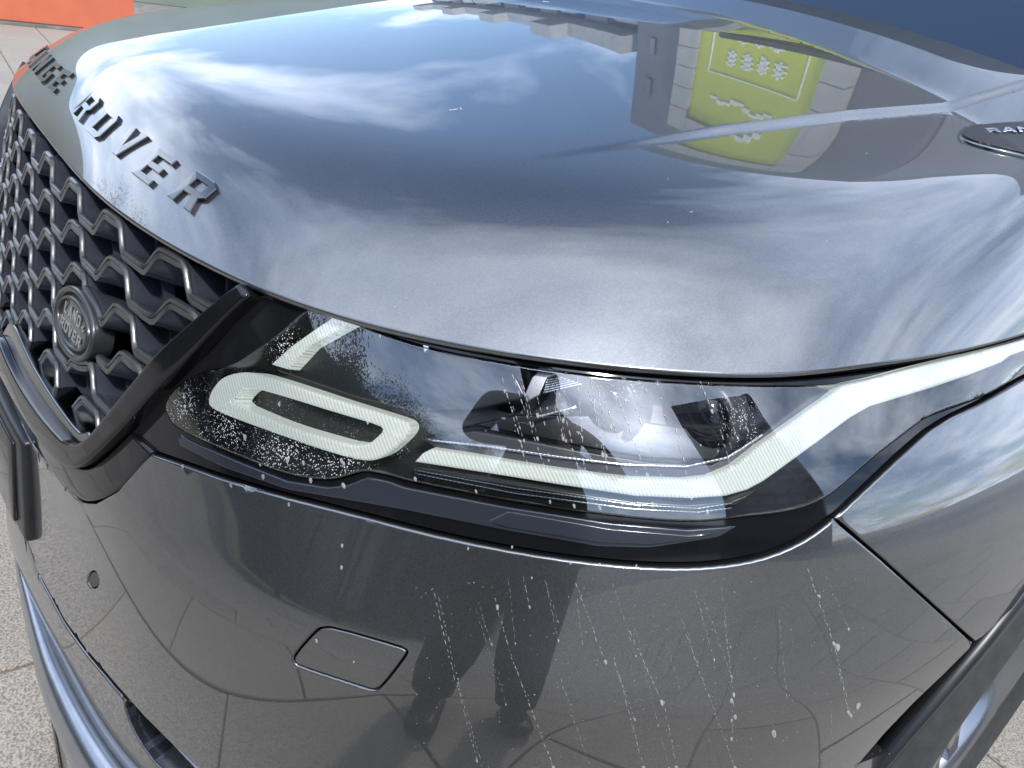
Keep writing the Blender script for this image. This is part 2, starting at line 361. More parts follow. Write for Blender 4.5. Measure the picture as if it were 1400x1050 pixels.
# bonnet rear line, found where the sight lines of the cowl edge meet the bonnet height
def kick(x, y):
    t = np.maximum(0, y-(.95-.33*x*x)); return .21*t*t/(t+.010)
wx, wy = [], []
for p_ in ((1060, 2), (1130, 24), (1200, 47), (1300, 80), (1395, 110)):
    d = ray(*p_)
    for t in np.arange(.5, 3, .001):
        q = CAM+d*t
        if q[2] < crown(q[0], q[1])+kick(q[0], q[1])+.004: break
    wx.append(q[0]); wy.append(q[1])
print('rear line', np.round(wx, 3), np.round(wy, 3))
cw = np.polyfit(np.array(wx)**2, wy, 1)
W = []
for k in range(nE):
    a = (k-(nE-1)/2)/((nE-1)/2)
    x_ = .74*a; W.append([x_, cw[1]+cw[0]*x_*x_])
W = np.array(W)
ts = [0, .012, .03, .06, .10, .16, .24, .34, .46, .60, .74, .87, 1.0]
bc = []
for k in range(nE):
    e = EL_[k]; row = []
    a = abs((k-(nE-1)/2)/((nE-1)/2))
    for t in ts:
        xy = e[:2]*(1-t)+W[k]*t
        d = np.linalg.norm(xy-e[:2])
        D = .125+.09*min(1, abs(e[0])/.8)*(1-.75*float(smooth01(np.array((e[1]-.35)/.35))))
        q = min(1, d/D); Nn = 1-(1-q)**2.7
        z = e[2]+(crown(*xy)-e[2])*Nn
        row.append((xy[0], xy[1], z))
    bc.append(row)
# crease line in plan: x as a function of y
CRX = [(.0, .51), (.156, .536), (.33, .553), (.413, .565), (.542, .58), (.698, .612), (.847, .655), (.914, .68), (1.3, .80)]
def bdisp(P):
    P = P.copy(); x = np.abs(P[:, 0]); y = P[:, 1]
    xc = np.interp(y, [c[0] for c in CRX], [c[1] for c in CRX])
    A = .0062*smooth01((y-.28)/.35)
    w = .013
    yr = .95-.33*x*x
    t = np.maximum(0, y-yr)
    P[:, 2] += .21*t*t/(t+.010)
    P[:, 2] -= A*smooth01((x-xc+w/2)/w)
    return P
BON = Surf(bc, bdisp, nu=300, nv=160)

# ------------------------------------------------------------------ panels cut out of a smooth surface
LU, LV = FACE.LU, FACE.LV
def inpoly(P, poly):
    x, y = P[:, 0], P[:, 1]; c = np.zeros(len(P), bool); n = len(poly)
    for i in range(n):
        x1, y1 = poly[i]; x2, y2 = poly[(i+1) % n]
        if y1 == y2: continue
        c ^= ((y1 > y) != (y2 > y)) & (x < (x2-x1)*(y-y1)/(y2-y1)+x1)
    return c
def seg_dist(P, poly):
    D = np.full(len(P), 1e9); n = len(poly)
    for i in range(n):
        a = poly[i]; b = poly[(i+1) % n]; ab = b-a; L = ab@ab+1e-15
        t = np.clip(((P-a)@ab)/L, 0, 1); D = np.minimum(D, np.linalg.norm(P-a-t[:, None]*ab, axis=1))
    return D
def dense(loop, step):
    out = []; n = len(loop)
    for i in range(n):
        a = loop[i]; b = loop[(i+1) % n]; k = max(1, int(np.linalg.norm(b-a)/step))
        for j in range(k): out.append(a+(b-a)*j/k)
    return np.array(out)
def chaikin(P, n=2, closed=True, keep=()):
    P = [np.array(p, float) for p in P]
    for _ in range(n):
        Q = []; m = len(P)
        rng_ = range(m) if closed else range(m-1)
        if not closed: Q.append(P[0])
        for i in rng_:
            a, b = P[i], P[(i+1) % m]; Q += [a*.75+b*.25, a*.25+b*.75]
        if not closed: Q.append(P[-1])
        P = Q
    return P
SCL = np.array([LU, LV])
def px_loop(surf, pts, step=14, sm=0):
    """picture outline -> outline on the surface"""
    P = dense(np.array(pts, float), step); out = []
    for p in P:
        h = surf.px(*p)
        if h is None: continue
        out.append(h*SCL)
    L = np.array(out)
    for _ in range(sm): L = .25*np.roll(L, 1, 0)+.5*L+.25*np.roll(L, -1, 0)
    return L
def px_curve(surf, pts, step=9):
    P = np.array(pts, float); L = dense(P, step); n = len(dense(P[-1:].repeat(1, 0), step))
    out = []
    for a, b in zip(P[:-1], P[1:]):
        k = max(1, int(np.linalg.norm(b-a)/step))
        for j in range(k): out.append(a+(b-a)*j/k)
    out.append(P[-1])
    return np.array([q*SCL for q in (surf.px(*p) for p in out) if q is not None])
def area(L): x, y = L[:, 0], L[:, 1]; return .5*np.sum(x*np.roll(y, -1)-np.roll(x, -1)*y)
def offset_loop(L, d):
    L = L if area(L) > 0 else L[::-1]
    T = np.roll(L, -1, 0)-np.roll(L, 1, 0); T /= np.linalg.norm(T, axis=1)[:, None]+1e-12
    Nn = np.stack([-T[:, 1], T[:, 0]], -1)
    return L+Nn*d
def panel(name, surf, loop, m, parent=None, h=0.0, thick=0.01, grid=0.012, holes=(), edge=0.0, mirror=False, disp=None, uvdir=None, clean=.0015, kind=None):
    """solid panel on a surface: top at height h, rim of depth 'thick' under it, rounded by 'edge'."""
    loops = [np.array(loop)]+[np.array(q) for q in holes]
    for i, L in enumerate(loops):
        keep = [0]
        for j in range(1, len(L)):
            if np.linalg.norm(L[j]-L[keep[-1]]) > clean: keep.append(j)
        L = L[keep]
        if (area(L) < 0) == (i == 0): L = L[::-1]
        loops[i] = L
    outer = loops[0]
    lo, hi = outer.min(0), outer.max(0)
    gx, gy = np.meshgrid(np.arange(lo[0], hi[0], grid), np.arange(lo[1], hi[1], grid*.9), indexing='ij')
    gx = gx+(np.arange(gx.shape[1]) % 2)*grid*.5
    G_ = np.stack([gx.ravel(), gy.ravel()], -1)
    ok = inpoly(G_, outer)
    for L in loops[1:]: ok &= ~inpoly(G_, L)
    G_ = G_[ok]
    for L in loops: G_ = G_[seg_dist(G_, L) > max(edge*1.25, grid*.35)]
    verts2, edges, hh = [], [], []
    def addloop(L, dh, cls):
        s0 = len(verts2)
        for p in L: verts2.append(p); hh.append(dh)
        n = len(L)
        if cls: edges.extend([(s0+i, s0+(i+1) % n) for i in range(n)])
        return s0
    for i, L in enumerate(loops):
        addloop(L, -edge, True)
    nb = len(verts2)
    if edge > 0:
        for L in loops:
            for q, dh in ((.12, .525), (.35, .24), (.65, .063), (1.0, 0.0)):
                K = L + (offset_loop(L, edge*q)-(L if area(L) > 0 else L[::-1]) if area(L) > 0 else -(offset_loop(L, edge*q)[::-1]-L)*1.0)
                if area(L) < 0:
                    T = np.roll(L, -1, 0)-np.roll(L, 1, 0); T /= np.linalg.norm(T, axis=1)[:, None]+1e-12
                    K = L+np.stack([-T[:, 1], T[:, 0]], -1)*edge*q
                okk = inpoly(K, outer)
                K = K[okk]
                dd = np.min([seg_dist(K, X) for X in loops], axis=0)
                K = K[dd > edge*q*.8]
                for p in K: verts2.append(p); hh.append(-edge*dh)
    for p in G_: verts2.append(p); hh.append(0.0)
    V2 = [Vector((float(p[0]), float(p[1]))) for p in verts2]
    rv, re, rf, ov, oe, of = delaunay_2d_cdt(V2, edges, [], 0, 1e-6)
    P2 = np.array([(v.x, v.y) for v in rv])
    H = np.array([hh[o[0]] if o else -edge for o in ov])
    tri = np.array([f for f in rf if len(f) == 3], int)
    cen = P2[tri].mean(1); ok = inpoly(cen, outer)
    for L in loops[1:]: ok &= ~inpoly(cen, L)
    tri = tri[ok]
    uv = P2/SCL
    S, Nn = surf.P(uv[:, 0], uv[:, 1]), surf.N(uv[:, 0], uv[:, 1])
    hx = H+h
    if disp is not None: hx = hx+disp(P2, S)
    V = S+Nn*hx[:, None]
    # orient like the normals
    a, b, c = V[tri[:, 0]], V[tri[:, 1]], V[tri[:, 2]]
    fl = np.einsum('ij,ij->i', np.cross(b-a, c-a), Nn[tri[:, 0]]) < 0
    tri[fl] = tri[fl][:, ::-1]
    # shading normals
    if edge > 0 or disp is not None:
        vn = np.zeros_like(V); fn = np.cross(V[tri[:, 1]]-V[tri[:, 0]], V[tri[:, 2]]-V[tri[:, 0]])
        for k in range(3): np.add.at(vn, tri[:, k], fn)
        vn /= np.linalg.norm(vn, axis=1)[:, None]+1e-12
        inside = (H > -1e-9) & (disp is None)
        NN = np.where(inside[:, None], Nn, vn)
    else: NN = Nn
    Vs, Fs, Ns, UVs = [*V], [*map(tuple, tri)], [*NN], [*P2]
    # rim
    cnt = {}
    for t in tri:
        for k in range(3):
            e = (t[k], t[(k+1) % 3]); cnt[e] = cnt.get(e, 0)+1
    for (i, j) in list(cnt):
        if (j, i) in cnt: continue
        t = V[j]-V[i]; out = np.cross(t, Nn[i]); out /= np.linalg.norm(out)+1e-12
        s0 = len(Vs)
        Vs += [V[i], V[j], V[j]-Nn[j]*thick, V[i]-Nn[i]*thick]; Ns += [out]*4; UVs += [P2[i], P2[j], P2[j], P2[i]]
        Fs.append((s0, s0+3, s0+2, s0+1))
    if mirror:
        n0 = len(Vs)
        Vs += [v*np.array([-1, 1, 1]) for v in Vs[:n0]]; Ns += [v*np.array([-1, 1, 1]) for v in Ns[:n0]]; UVs += UVs[:n0]
        Fs += [tuple(i+n0 for i in f)[::-1] for f in Fs]
    o = link_mesh(name, Vs, Fs, m, parent, normals=Ns, uvs=np.array(UVs))
    if kind: o['kind'] = kind
    return o
def on(surf, px, py, h=0):
    q = surf.px(px, py); u, v = np.array([q[0]]), np.array([q[1]])
    return surf.P(u, v)[0]+surf.N(u, v)[0]*h, surf.N(u, v)[0]
for s_ in (FACE, BON):
    s_.sign = 1
    q = s_.px(700, 600) if s_ is FACE else s_.px(700, 350)
    n_ = s_.N(np.array([q[0]]), np.array([q[1]]))[0]
    if n_@ray(700, 600) > 0: s_.sign = -1

car = tag(empty('parked_car', (0, 0.9, 0)), 'dark grey metallic car seen close up at its front corner, headlamp and mesh grille', 'car')
bpy.context.view_layer.update()
class _P:                                                     # children keep world coordinates
    pass
def adopt(o, par):
    o.parent = par; o.matrix_parent_inverse = par.matrix_world.inverted() if par.type == 'EMPTY' else Matrix.Identity(4)
    return o
_lm = link_mesh
CARINV = Matrix.Translation((0, -0.9, 0))
def link_mesh(name, verts, faces, m, parent=None, **k):
    o = _lm(name, verts, faces, m, None, **k)
    if parent is not None:
        o.parent = parent
        if parent is car: o.matrix_parent_inverse = CARINV
    return o
def sub_empty(name, par):
    o = bpy.data.objects.new(name, None); C.objects.link(o); o.parent = par; o.empty_display_size = .05
    if par is car: o.matrix_parent_inverse = CARINV
    return o

# ---------------- bonnet
def build_bonnet():
    nu, nv = 420, 300
    U = np.linspace(0, 1, nu); Vv = np.linspace(0, 1, nv)**1.35
    UU, VV = np.meshgrid(U, Vv, indexing='ij'); u, v = UU.ravel(), VV.ravel()
    S, Nn = BON.P(u, v), BON.N(u, v)
    S = S.reshape(nu, nv, 3); Nn = Nn.reshape(nu, nv, 3)
    # rolled hem under the edge
    e = S[:, 0]; n0 = Nn[:, 0]; t0 = S[:, 0]-S[:, 1]; t0 /= np.linalg.norm(t0, axis=1)[:, None]
    hem, hn = [], []
    r = .0035
    for a in (180, 150, 120, 90, 60, 30):
        a = math.radians(a); hem.append(e-n0*r+r*(n0*math.cos(a)+t0*math.sin(a))); hn.append(n0*math.cos(a)+t0*math.sin(a))
    back = e-n0*2*r-t0*.02
    rows = [back]+hem; rn = [-n0]+hn
    A = np.concatenate([np.stack(rows, 1), S], 1); B = np.concatenate([np.stack(rn, 1), Nn], 1)
    m = A.shape[1]
    f = []
    for i in range(nu-1):
        for j in range(m-1):
            a = i*m+j; f.append((a, a+m, a+m+1, a+1))
    V = A.reshape(-1, 3)
    a, b, c = V[f[5000][0]], V[f[5000][1]], V[f[5000][2]]
    if np.cross(b-a, c-a)@B.reshape(-1, 3)[f[5000][0]] < 0: f = [q[::-1] for q in f]
    return link_mesh('bonnet', V, f, M['paint'], car, normals=B.reshape(-1, 3))
bonnet = build_bonnet()

def fr(px, py, surf=FACE): return surf.px(px, py)*SCL
def uvloop(pts): return dense(np.array(pts, float), .02)

# ---------------- dark structure seen in the gaps
def solid_grid(name, surf, u0, u1, v0, v1, h, m, par, nu=120, nv=40):
    UU, VV = np.meshgrid(np.linspace(u0, u1, nu), np.linspace(v0, v1, nv), indexing='ij')
    u, v = UU.ravel(), VV.ravel(); P = surf.P(u, v)+surf.N(u, v)*h
    f = [(i*nv+j, (i+1)*nv+j, (i+1)*nv+j+1, i*nv+j+1) for i in range(nu-1) for j in range(nv-1)]
    return link_mesh(name, P, f, m, par)
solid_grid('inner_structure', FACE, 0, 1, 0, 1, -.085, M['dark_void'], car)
# shelf under the bonnet hem
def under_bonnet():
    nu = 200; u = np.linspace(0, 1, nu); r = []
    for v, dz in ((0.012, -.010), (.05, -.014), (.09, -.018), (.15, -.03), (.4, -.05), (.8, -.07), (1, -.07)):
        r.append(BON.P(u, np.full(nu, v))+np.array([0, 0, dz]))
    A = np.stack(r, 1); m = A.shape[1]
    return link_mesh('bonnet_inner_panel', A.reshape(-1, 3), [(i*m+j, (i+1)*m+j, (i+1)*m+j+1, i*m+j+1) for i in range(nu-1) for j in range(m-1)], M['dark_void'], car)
under_bonnet()

# ---------------- lamp
DUST = [(tuple(on(FACE, px_, py_)[0]), r_) for px_, py_, r_ in ((250,560,.05),(300,590,.06),(380,620,.06),(450,640,.055),(330,545,.035),(545,600,.02),(850,520,.03),(1010,575,.03),(390,475,.03))]
M['lens'] = lens_mat('clear_lamp_cover', add=0.10, speck=0.75)
def openchaikin(P, n=2): return chaikin(P, n, closed=False)
BT = [(1141,707),(1100,739),(1040,764),(970,774),(900,775),(800,767),(700,752),(590,729),(480,700),(340,665),(205,618)]
BT = [np.array(p) for p in openchaikin(BT, 3)]
LENS = [(223,560),(226,545),(238,528),(261,514),(282,505),(316,502),(346,480),(389,450),(419,418),(440,421),(560,464),(700,490),(800,504),(900,513),(1000,518),(1100,519),(1160,516),(1250,499),(1320,483),(1400,459),(1460,438),(1490,455),(1450,480),
        (1400,497),(1389,519),(1344,543),(1269,567),(1241,591),(1190,629),(1139,677),(1104,694),(1060,703),(1018,706),(996,711),(943,716),(836,707),(693,685),(550,657),(528,648),(499,643),(484,648),(468,653),(444,658),(389,649),(328,625),(261,597),(232,580)]
LENS = [(x, y+(8 if (i in range(10, 17)) else 0)) for i, (x, y) in enumerate(LENS)]
LENS = chaikin(LENS, 2)
lens_loop = px_loop(FACE, LENS, 6, 3)
headlamp = sub_empty('headlamp', car)

# black surround: from the grille frame round the lamp to bumper and wing
SUR = [(350,401),(419,409),(470,426),(500,438),(560,460),(700,486),(800,500),(900,509),(1000,514),(1100,515),(1160,510),(1250,493),(1320,477),(1400,452),(1475,425),(1530,415),(1560,430),(1500,462),
       (1465,481),(1400,513),(1344,545),(1300,566),(1268,586),(1228,621),(1180,668),(1147,702)]+[(p[0]-.5, p[1]-2.5) for p in BT]+[(168,596),(224,536),(290,470)]
sur_loop = px_loop(FACE, SUR, 7, 2)
panel('lamp_surround', FACE, sur_loop, M['gloss_black'], car, h=-.005, thick=.03, grid=.012, holes=[offset_loop(lens_loop, -.0012)])
# smoked strip below the lens
STR = [(236,592),(262,606),(328,634),(389,658),(444,667),(472,664),(500,653),(530,659),(550,667),(693,695),(836,717),(943,726),(996,722),(1010,722),(985,737),(943,744),(889,752),(818,750),(693,728),(550,699),(389,657+14),(300,640),(240,610)]
panel('lower_lamp_trim', FACE, px_loop(FACE, STR, 8), M['navy'], car, h=-.0032, thick=.004, grid=.012, edge=.0015)
IND = [(665,714),(695,700),(836,724),(943,733),(975,730),(950,739),(889,746),(818,743),(693,722)]
panel('side_marker', FACE, px_loop(FACE, IND, 8), M['navy'], headlamp, h=-.0015, thick=.003, grid=.012, edge=.001)

# interior tray of the lamp
panel('lamp_housing', FACE, offset_loop(lens_loop, -.002) , M['lamp_in'], headlamp, h=-.045, thick=.002, grid=.014)
def wall_from_loop(name, loop, h0, h1, m, par):
    L = loop if area(loop) > 0 else loop[::-1]
    uv = L/SCL; S, Nn = FACE.P(uv[:, 0], uv[:, 1]), FACE.N(uv[:, 0], uv[:, 1])
    n = len(L); A, B = S+Nn*h0, S+Nn*h1
    return link_mesh(name, np.concatenate([A, B]), [(i, (i+1) % n, n+(i+1) % n, n+i) for i in range(n)], m, par)
wall_from_loop('lamp_wall', lens_loop, -.001, -.05, M['lamp_in'], headlamp)
# ledges and modules inside
def ipanel(name, pts, m, h, thick, edge=.001, smoothn=0, grid=.012, par=None):
    P = chaikin(pts, smoothn) if smoothn else pts
    return panel(name, FACE, px_loop(FACE, P, 6), m, par or headlamp, h=h, thick=thick, grid=grid, edge=edge)
# light guide loop (rounded parallelogram with an opening)
OUT = [(318,507),(291,514),(277,531),(271,548),(275,559),(316,576),(383,600),(430,617),(468,628),(499,634),(522,625),(549,601),(556,588),(553,579),(541,573),(470,552),(400,529),(340,510)]
INN = [(327,528),(311,540),(305,551),(340,567),(383,584),(440,601),(474,610),(496,609),(508,599),(517,590),(512,583),(450,565),(380,543)]
OUTs, INNs = chaikin(OUT, 2), chaikin(INN, 1)
panel('light_guide', FACE, px_loop(FACE, OUTs, 5), M['drl'], headlamp, h=-.008, thick=.018, grid=.008, holes=[px_loop(FACE, INNs, 5)], edge=.003)
SH1 = [(360,497),(383,504),(413,472),(453,450),(480,436),(490,428),(462,420),(440,436),(419,450),(388,472)]
panel('light_guide', FACE, px_loop(FACE, SH1, 5), M['drl'], headlamp, h=-.008, thick=.018, grid=.008, edge=.002)
SH2 = [(584,616),(620,621),(657,627),(710,636),(764,644),(820,651),(871,656),(943,656),(979,651),(1014,634),(1050,604),(1087,577),(1149,534),(1175,511),(1259,492),(1330,478),(1400,462),(1440,452),(1448,462),(1398,480),(1385,490),(1340,508),(1293,524),(1241,540),(1204,551),(1176,567),(1121,608),(1053,659),(1030,672),(1000,681),(950,685),(871,682),(764,666),(657,649),(561,634),(572,622)]
panel('light_guide', FACE, px_loop(FACE, SH2, 5), M['drl'], headlamp, h=-.008, thick=.018, grid=.008, edge=.003)
# stepped reflector behind the long guide
ipanel('reflector_ledge', [(560,604),(640,590),(700,600),(800,618),(900,632),(990,634),(1050,596),(1110,550),(1150,520),(1165,522),(1100,575),(1020,640),(960,664),(870,662),(760,650),(660,633),(590,620)], M['lamp_ledge'], -.022, .02, .002)
ipanel('reflector_ledge', [(565,600),(700,565),(830,560),(960,575),(1040,560),(1060,580),(1000,628),(900,628),(800,612),(700,594),(640,585)], M['lamp_in'], -.032, .02, .002)
ipanel('inner_bezel', [(419,425),(470,438),(560,470),(640,485),(700,500),(720,540),(640,560),(560,565),(470,545),(400,522),(350,505),(345,494),(390,462)], M['lamp_in'], -.024, .02, .002)
ipanel('lower_bezel', [(555,642),(650,656),(760,674),(870,690),(950,694),(1010,688),(1050,672),(1020,696),(960,706),(870,700),(700,680),(560,655)], M['lamp_in'], -.012, .01, .002)
ipanel('trim_line', [(575,603),(660,612),(760,626),(860,636),(950,637),(1010,622),(1060,588),(1062,590),(1012,625),(950,640),(860,639),(760,629),(660,615),(575,606)], M['chrome'], -.018, .003, .0004)
for dy, dh in ((0, 0), (8, -.002)):
    ipanel('trim_line', [(560,644+dy*.7),(700,670+dy),(870,693+dy*.9),(960,698+dy*.8),(1010,690+dy),(1012,693+dy),(960,701+dy*.8),(870,696+dy*.9),(700,673+dy),(560,647+dy*.7)], M['darksilver'], -.009+dh, .004, .0006)

# projector modules: barrel, bezel ring and glass
def lathe(prof, n=40):
    V, Fc = [], []
    for r, z in prof:
        for k in range(n): a = 2*math.pi*k/n; V.append((r*math.cos(a), r*math.sin(a), z))
    for i in range(len(prof)-1):
        for k in range(n): Fc.append((i*n+k, i*n+(k+1) % n, (i+1)*n+(k+1) % n, (i+1)*n+k))
    return np.array(V), Fc
def frame_at(p, nrm, up=(0, 0, 1)):
    nrm = np.array(nrm)/np.linalg.norm(nrm); x = np.cross(up, nrm); x /= np.linalg.norm(x); y = np.cross(nrm, x)
    return np.stack([x, y, nrm], 1)
def placed(V, p, R): return np.array(V)@R.T+np.array(p)
for (px_, py_, rr, hh_) in ((660,528,.024,-.03), (800,560,.030,-.03), (950,575,.030,-.03)):
    p, nn = on(FACE, px_, py_, hh_)
    d = np.array([0.25, -1, .05]); d /= np.linalg.norm(d)
    Rm = frame_at(p, d)
    mod = link_mesh('projector', *[(placed(V, p-d*.02, Rm), f) for V, f in [lathe([(rr*1.25, -.02), (rr*1.25, .0), (rr*1.2, .004), (rr*1.05, .005), (rr*1.0, .0)])]][0], M['lamp_ledge'], headlamp)
    link_mesh('projector_glass', *[(placed(V, p-d*.02, Rm), f) for V, f in [lathe([(rr*1.0, .0), (rr*.9, .006), (rr*.7, .011), (rr*.4, .0145), (.0001, .016)])]][0], M['gloss_black'], mod)
# striped chrome reflector fin near the top
def fin(pts, m, h, ridges=0):
    return ipanel('reflector_fin', pts, m, h, .012, .0012, grid=.006)
fin([(718,548),(716,537),(727,512),(741,499),(776,488),(804,492),(773,505),(750,513),(738,538)], M['silver'], -.013)
def ribs_between(bot, top, k, m, h):
    for i in range(k):
        a, b = (i+.15)/k, (i+.70)/k
        f = lambda t: (np.array(bot[0])*(1-t)+np.array(top[0])*t, np.array(bot[1])*(1-t)+np.array(top[1])*t)
        (p0, p1), (q0, q1) = f(a), f(b)
        ipanel('reflector_rib', [tuple(p0), tuple(p1), tuple(q1), tuple(q0)], m, h-.0012*i, .006, .0003, grid=.01)
ribs_between(((743,536),(800,522)), ((749,513),(768,509)), 6, M['chrome'], -.011)
ribs_between(((776,506),(815,510)), ((806,494),(846,499)), 5, M['chrome'], -.011)
ipanel('reflector_edge', [(735,566),(790,551),(792,554),(738,569)], M['silver'], -.018, .004, .0005, grid=.01)
ipanel('inner_bezel', [(628,465),(700,480),(742,496),(738,500),(690,492),(650,480)], M['darksilver'], -.014, .006, .001, grid=.01)
for x0, y0 in ((578,468),(855,507),(903,512)):
    ipanel('lens_clip', [(x0-6,y0-8),(x0+8,y0-6),(x0+4,y0+12),(x0-2,y0+12)], M['chrome'], -.006, .012, .001, grid=.01)
# upper dark gusset hiding the bonnet seal
# cover glass
def lens_h(P2, S):
    d = seg_dist(P2, lens_loop)
    return -.0018*np.clip(1-d/.004, 0, 1)
lens = panel('lamp_cover', FACE, lens_loop, M['lens'], headlamp, h=-.0005, thick=.006, grid=.009, edge=.002)

# ---------------- wing (front fender)
def arch_uv(deg, r=.41, cy=.87, cz=.38):
    a = math.radians(deg); y, z = cy-r*math.cos(a), cz+r*math.sin(a)
    return FACE.nearest((1.0, y, z))*SCL
TOPW = [(1143,709),(1182,672),(1231,625),(1270,590),(1301,570),(1345,549),(1400,517),(1465,485)]
w = [px_curve(FACE, TOPW, 9)]
w.append(np.array([FACE.nearest((.86, y, .935))*SCL for y in np.linspace(.80, 1.9, 14)]))
w.append(np.array([FACE.nearest((1.0, 1.9, z))*SCL for z in (.7, .40)]))
w.append(np.array([arch_uv(a) for a in np.linspace(175, 58, 40)]))
w.append(px_curve(FACE, [(1400,818),(1335,879)], 9)[1:])
w.append(px_curve(FACE, [(1334,877),(1270,820),(1200,757),(1147,711)], 9))
panel('wing', FACE, np.concatenate(w), M['paint'], car, h=0, thick=.025, grid=.018, edge=.0022)
# ---------------- bumper skin
TOPB = [(p[0]+.5, p[1]+2.5) for p in BT]+[(160,672),(128,690),(110,688),(94,672),(68,640),(43,609),(30,580),(14,553),(0,520)]
b_ = [px_curve(FACE, TOPB, 9)]
tr = b_[0][-1]/SCL; pt = FACE.P(np.array([tr[0]]), np.array([tr[1]]))[0]
b_.append(np.array([FACE.nearest((0.0, -.06, pt[2]-.002))*SCL, FACE.nearest((0.0, -.09, .45))*SCL]))
SEAM = [(50,779),(90,851),(120,891),(160,938),(197,980),(235,1018),(275,1055)]
b_.append(np.array([FACE.nearest((x, -.1, .455))*SCL for x in (.08, .15)]))
sm = px_curve(FACE, SEAM, 9)
b_.append(sm)
zs = FACE.P(*[np.array([v]) for v in sm[-1]/SCL])[0]
b_.append(np.array([FACE.nearest((x, y, z))*SCL for x, y, z in ((.60,.06,.40),(.68,.13,.37),(.78,.25,.34),(.88,.40,.32))]))
b_.append(np.array([arch_uv(a) for a in (-5, 8, 20, 30)]))
b_.append(px_curve(FACE, [(1170,1050),(1210,1003),(1250,961),(1290,923),(1332,881)], 9))
b_.append(px_curve(FACE, [(1332,881),(1270,824),(1200,761),(1143,713)], 9)[1:-1])
TOW = chaikin([(440,858),(455,857),(545,883),(558,889),(555,898),(523,940),(512,945),(500,942),(408,912),(400,905),(402,895),(432,861)], 1)
tow = px_loop(FACE, TOW, 4)
SENS = [(127+8*math.cos(a), 793+12*math.sin(a)) for a in np.linspace(0, 2*math.pi, 20)[:-1]]
sens = px_loop(FACE, SENS, 4)
bl = np.concatenate(b_)
bumper = panel('bumper', FACE, bl, M['paint'], car, h=0, thick=.02, grid=.014, edge=.0022, holes=[tow, sens])
panel('tow_eye_cover', FACE, offset_loop(tow, .0011), M['paint'], car, h=-.0006, thick=.01, grid=.01, edge=.0012)
def shrink(L, d):
    L = L if area(L) > 0 else L[::-1]
    return offset_loop(L, d)
panel('parking_sensor', FACE, shrink(sens, .0010), M['satin_black'], car, h=-.0012, thick=.01, grid=.006, edge=.0006)
# ---------------- lower bumper, intake and blade
LOWL = np.array([FACE.nearest((x, -.1, .44))*SCL for x in (.0, .08, .15)])
low = [np.array([FACE.nearest((x, -.1, .452))*SCL for x in (.02, .08, .15)]), px_curve(FACE, [(49,785),(88,858),(118,899),(158,946),(195,989),(233,1027),(273,1064)], 9)]
low.append(np.array([FACE.nearest((x, y, z))*SCL for x, y, z in ((.60,.06,.385),(.68,.13,.355),(.78,.25,.325),(.88,.40,.305),(.92,.47,.26),(.84,.36,.17),(.7,.2,.16),(.5,.0,.17),(.3,-.09,.19),(.02,-.11,.19))]))
INTK = chaikin([(168,958),(178,962),(225,1000),(272,1052),(300,1090),(262,1090),(215,1052),(185,1010),(170,975)], 1)
intk = px_loop(FACE, INTK, 5)
panel('lower_bumper', FACE, np.concatenate(low), M['paint'], car, h=-.001, thick=.02, grid=.016, edge=.002, holes=[intk])
panel('fog_lamp_intake', FACE, shrink(intk, -.001), M['satin_black'], car, h=-.03, thick=.01, grid=.02)
wall_from_loop('intake_wall', intk, -.002, -.03, M['silver'], car)
panel('intake_vane', FACE, px_loop(FACE, [(184,982),(205,985),(238,1022),(298,1090),(262,1085),(204,1022)], 6), M['silver'], car, h=-.016, thick=.012, grid=.012, edge=.002)

def sweep(name, P, prof, m, par, up=(0, 0, 1), scale=None, closed=False, caps=True, normals_out=None):
    """sweep a closed profile (list of (out, up)) along a 3-D path"""
    P = np.array(P, float); n = len(P); V = []
    for i in range(n):
        t = P[min(i+1, n-1)]-P[max(i-1, 0)]; t /= np.linalg.norm(t)+1e-12
        upv = np.array(up[i] if np.ndim(up) == 2 else up, float)
        o = np.cross(t, upv); o /= np.linalg.norm(o)+1e-12; q = np.cross(o, t)
        sc = 1 if scale is None else scale[i]
        for a, b in prof: V.append(P[i]+o*a*sc+q*b*sc)
    k = len(prof); Fc = []
    for i in range(n-1):
        for j in range(k): Fc.append((i*k+j, i*k+(j+1) % k, (i+1)*k+(j+1) % k, (i+1)*k+j))
    if caps: Fc.append(tuple(range(k))[::-1]); Fc.append(tuple((n-1)*k+j for j in range(k)))
    if par is None: return V, Fc
    return link_mesh(name, V, Fc, m, par)
def atz(px, py, z): d = ray(px, py); return CAM+d*((z-CAM[2])/d[2])
bl_px = [(22,755,.36),(36,800,.355),(54,860,.35),(76,925,.345),(104,985,.34),(138,1045,.335),(190,1120,.33),(250,1180,.325)]
bp = np.array([atz(*q) for q in bl_px])
bp = resample(bp, 40, 4)
bsc = np.interp(np.linspace(0, 1, 40), [0, .1, .5, 1], [.12, .4, 1.0, 1.5])
prof = [(.020*math.cos(a)*(1 if math.cos(a) > 0 else .8), .030*math.sin(a)) for a in np.linspace(0, 2*math.pi, 20)[:-1]]
sweep('bumper_blade', bp, prof, M['silver'], car, scale=bsc)
dd = [p+np.array([.012, .03, -.03]) for p in bp]
sweep('blade_backing', dd, [(a*1.4, b*1.5) for a, b in prof], M['satin_black'], car, scale=bsc)

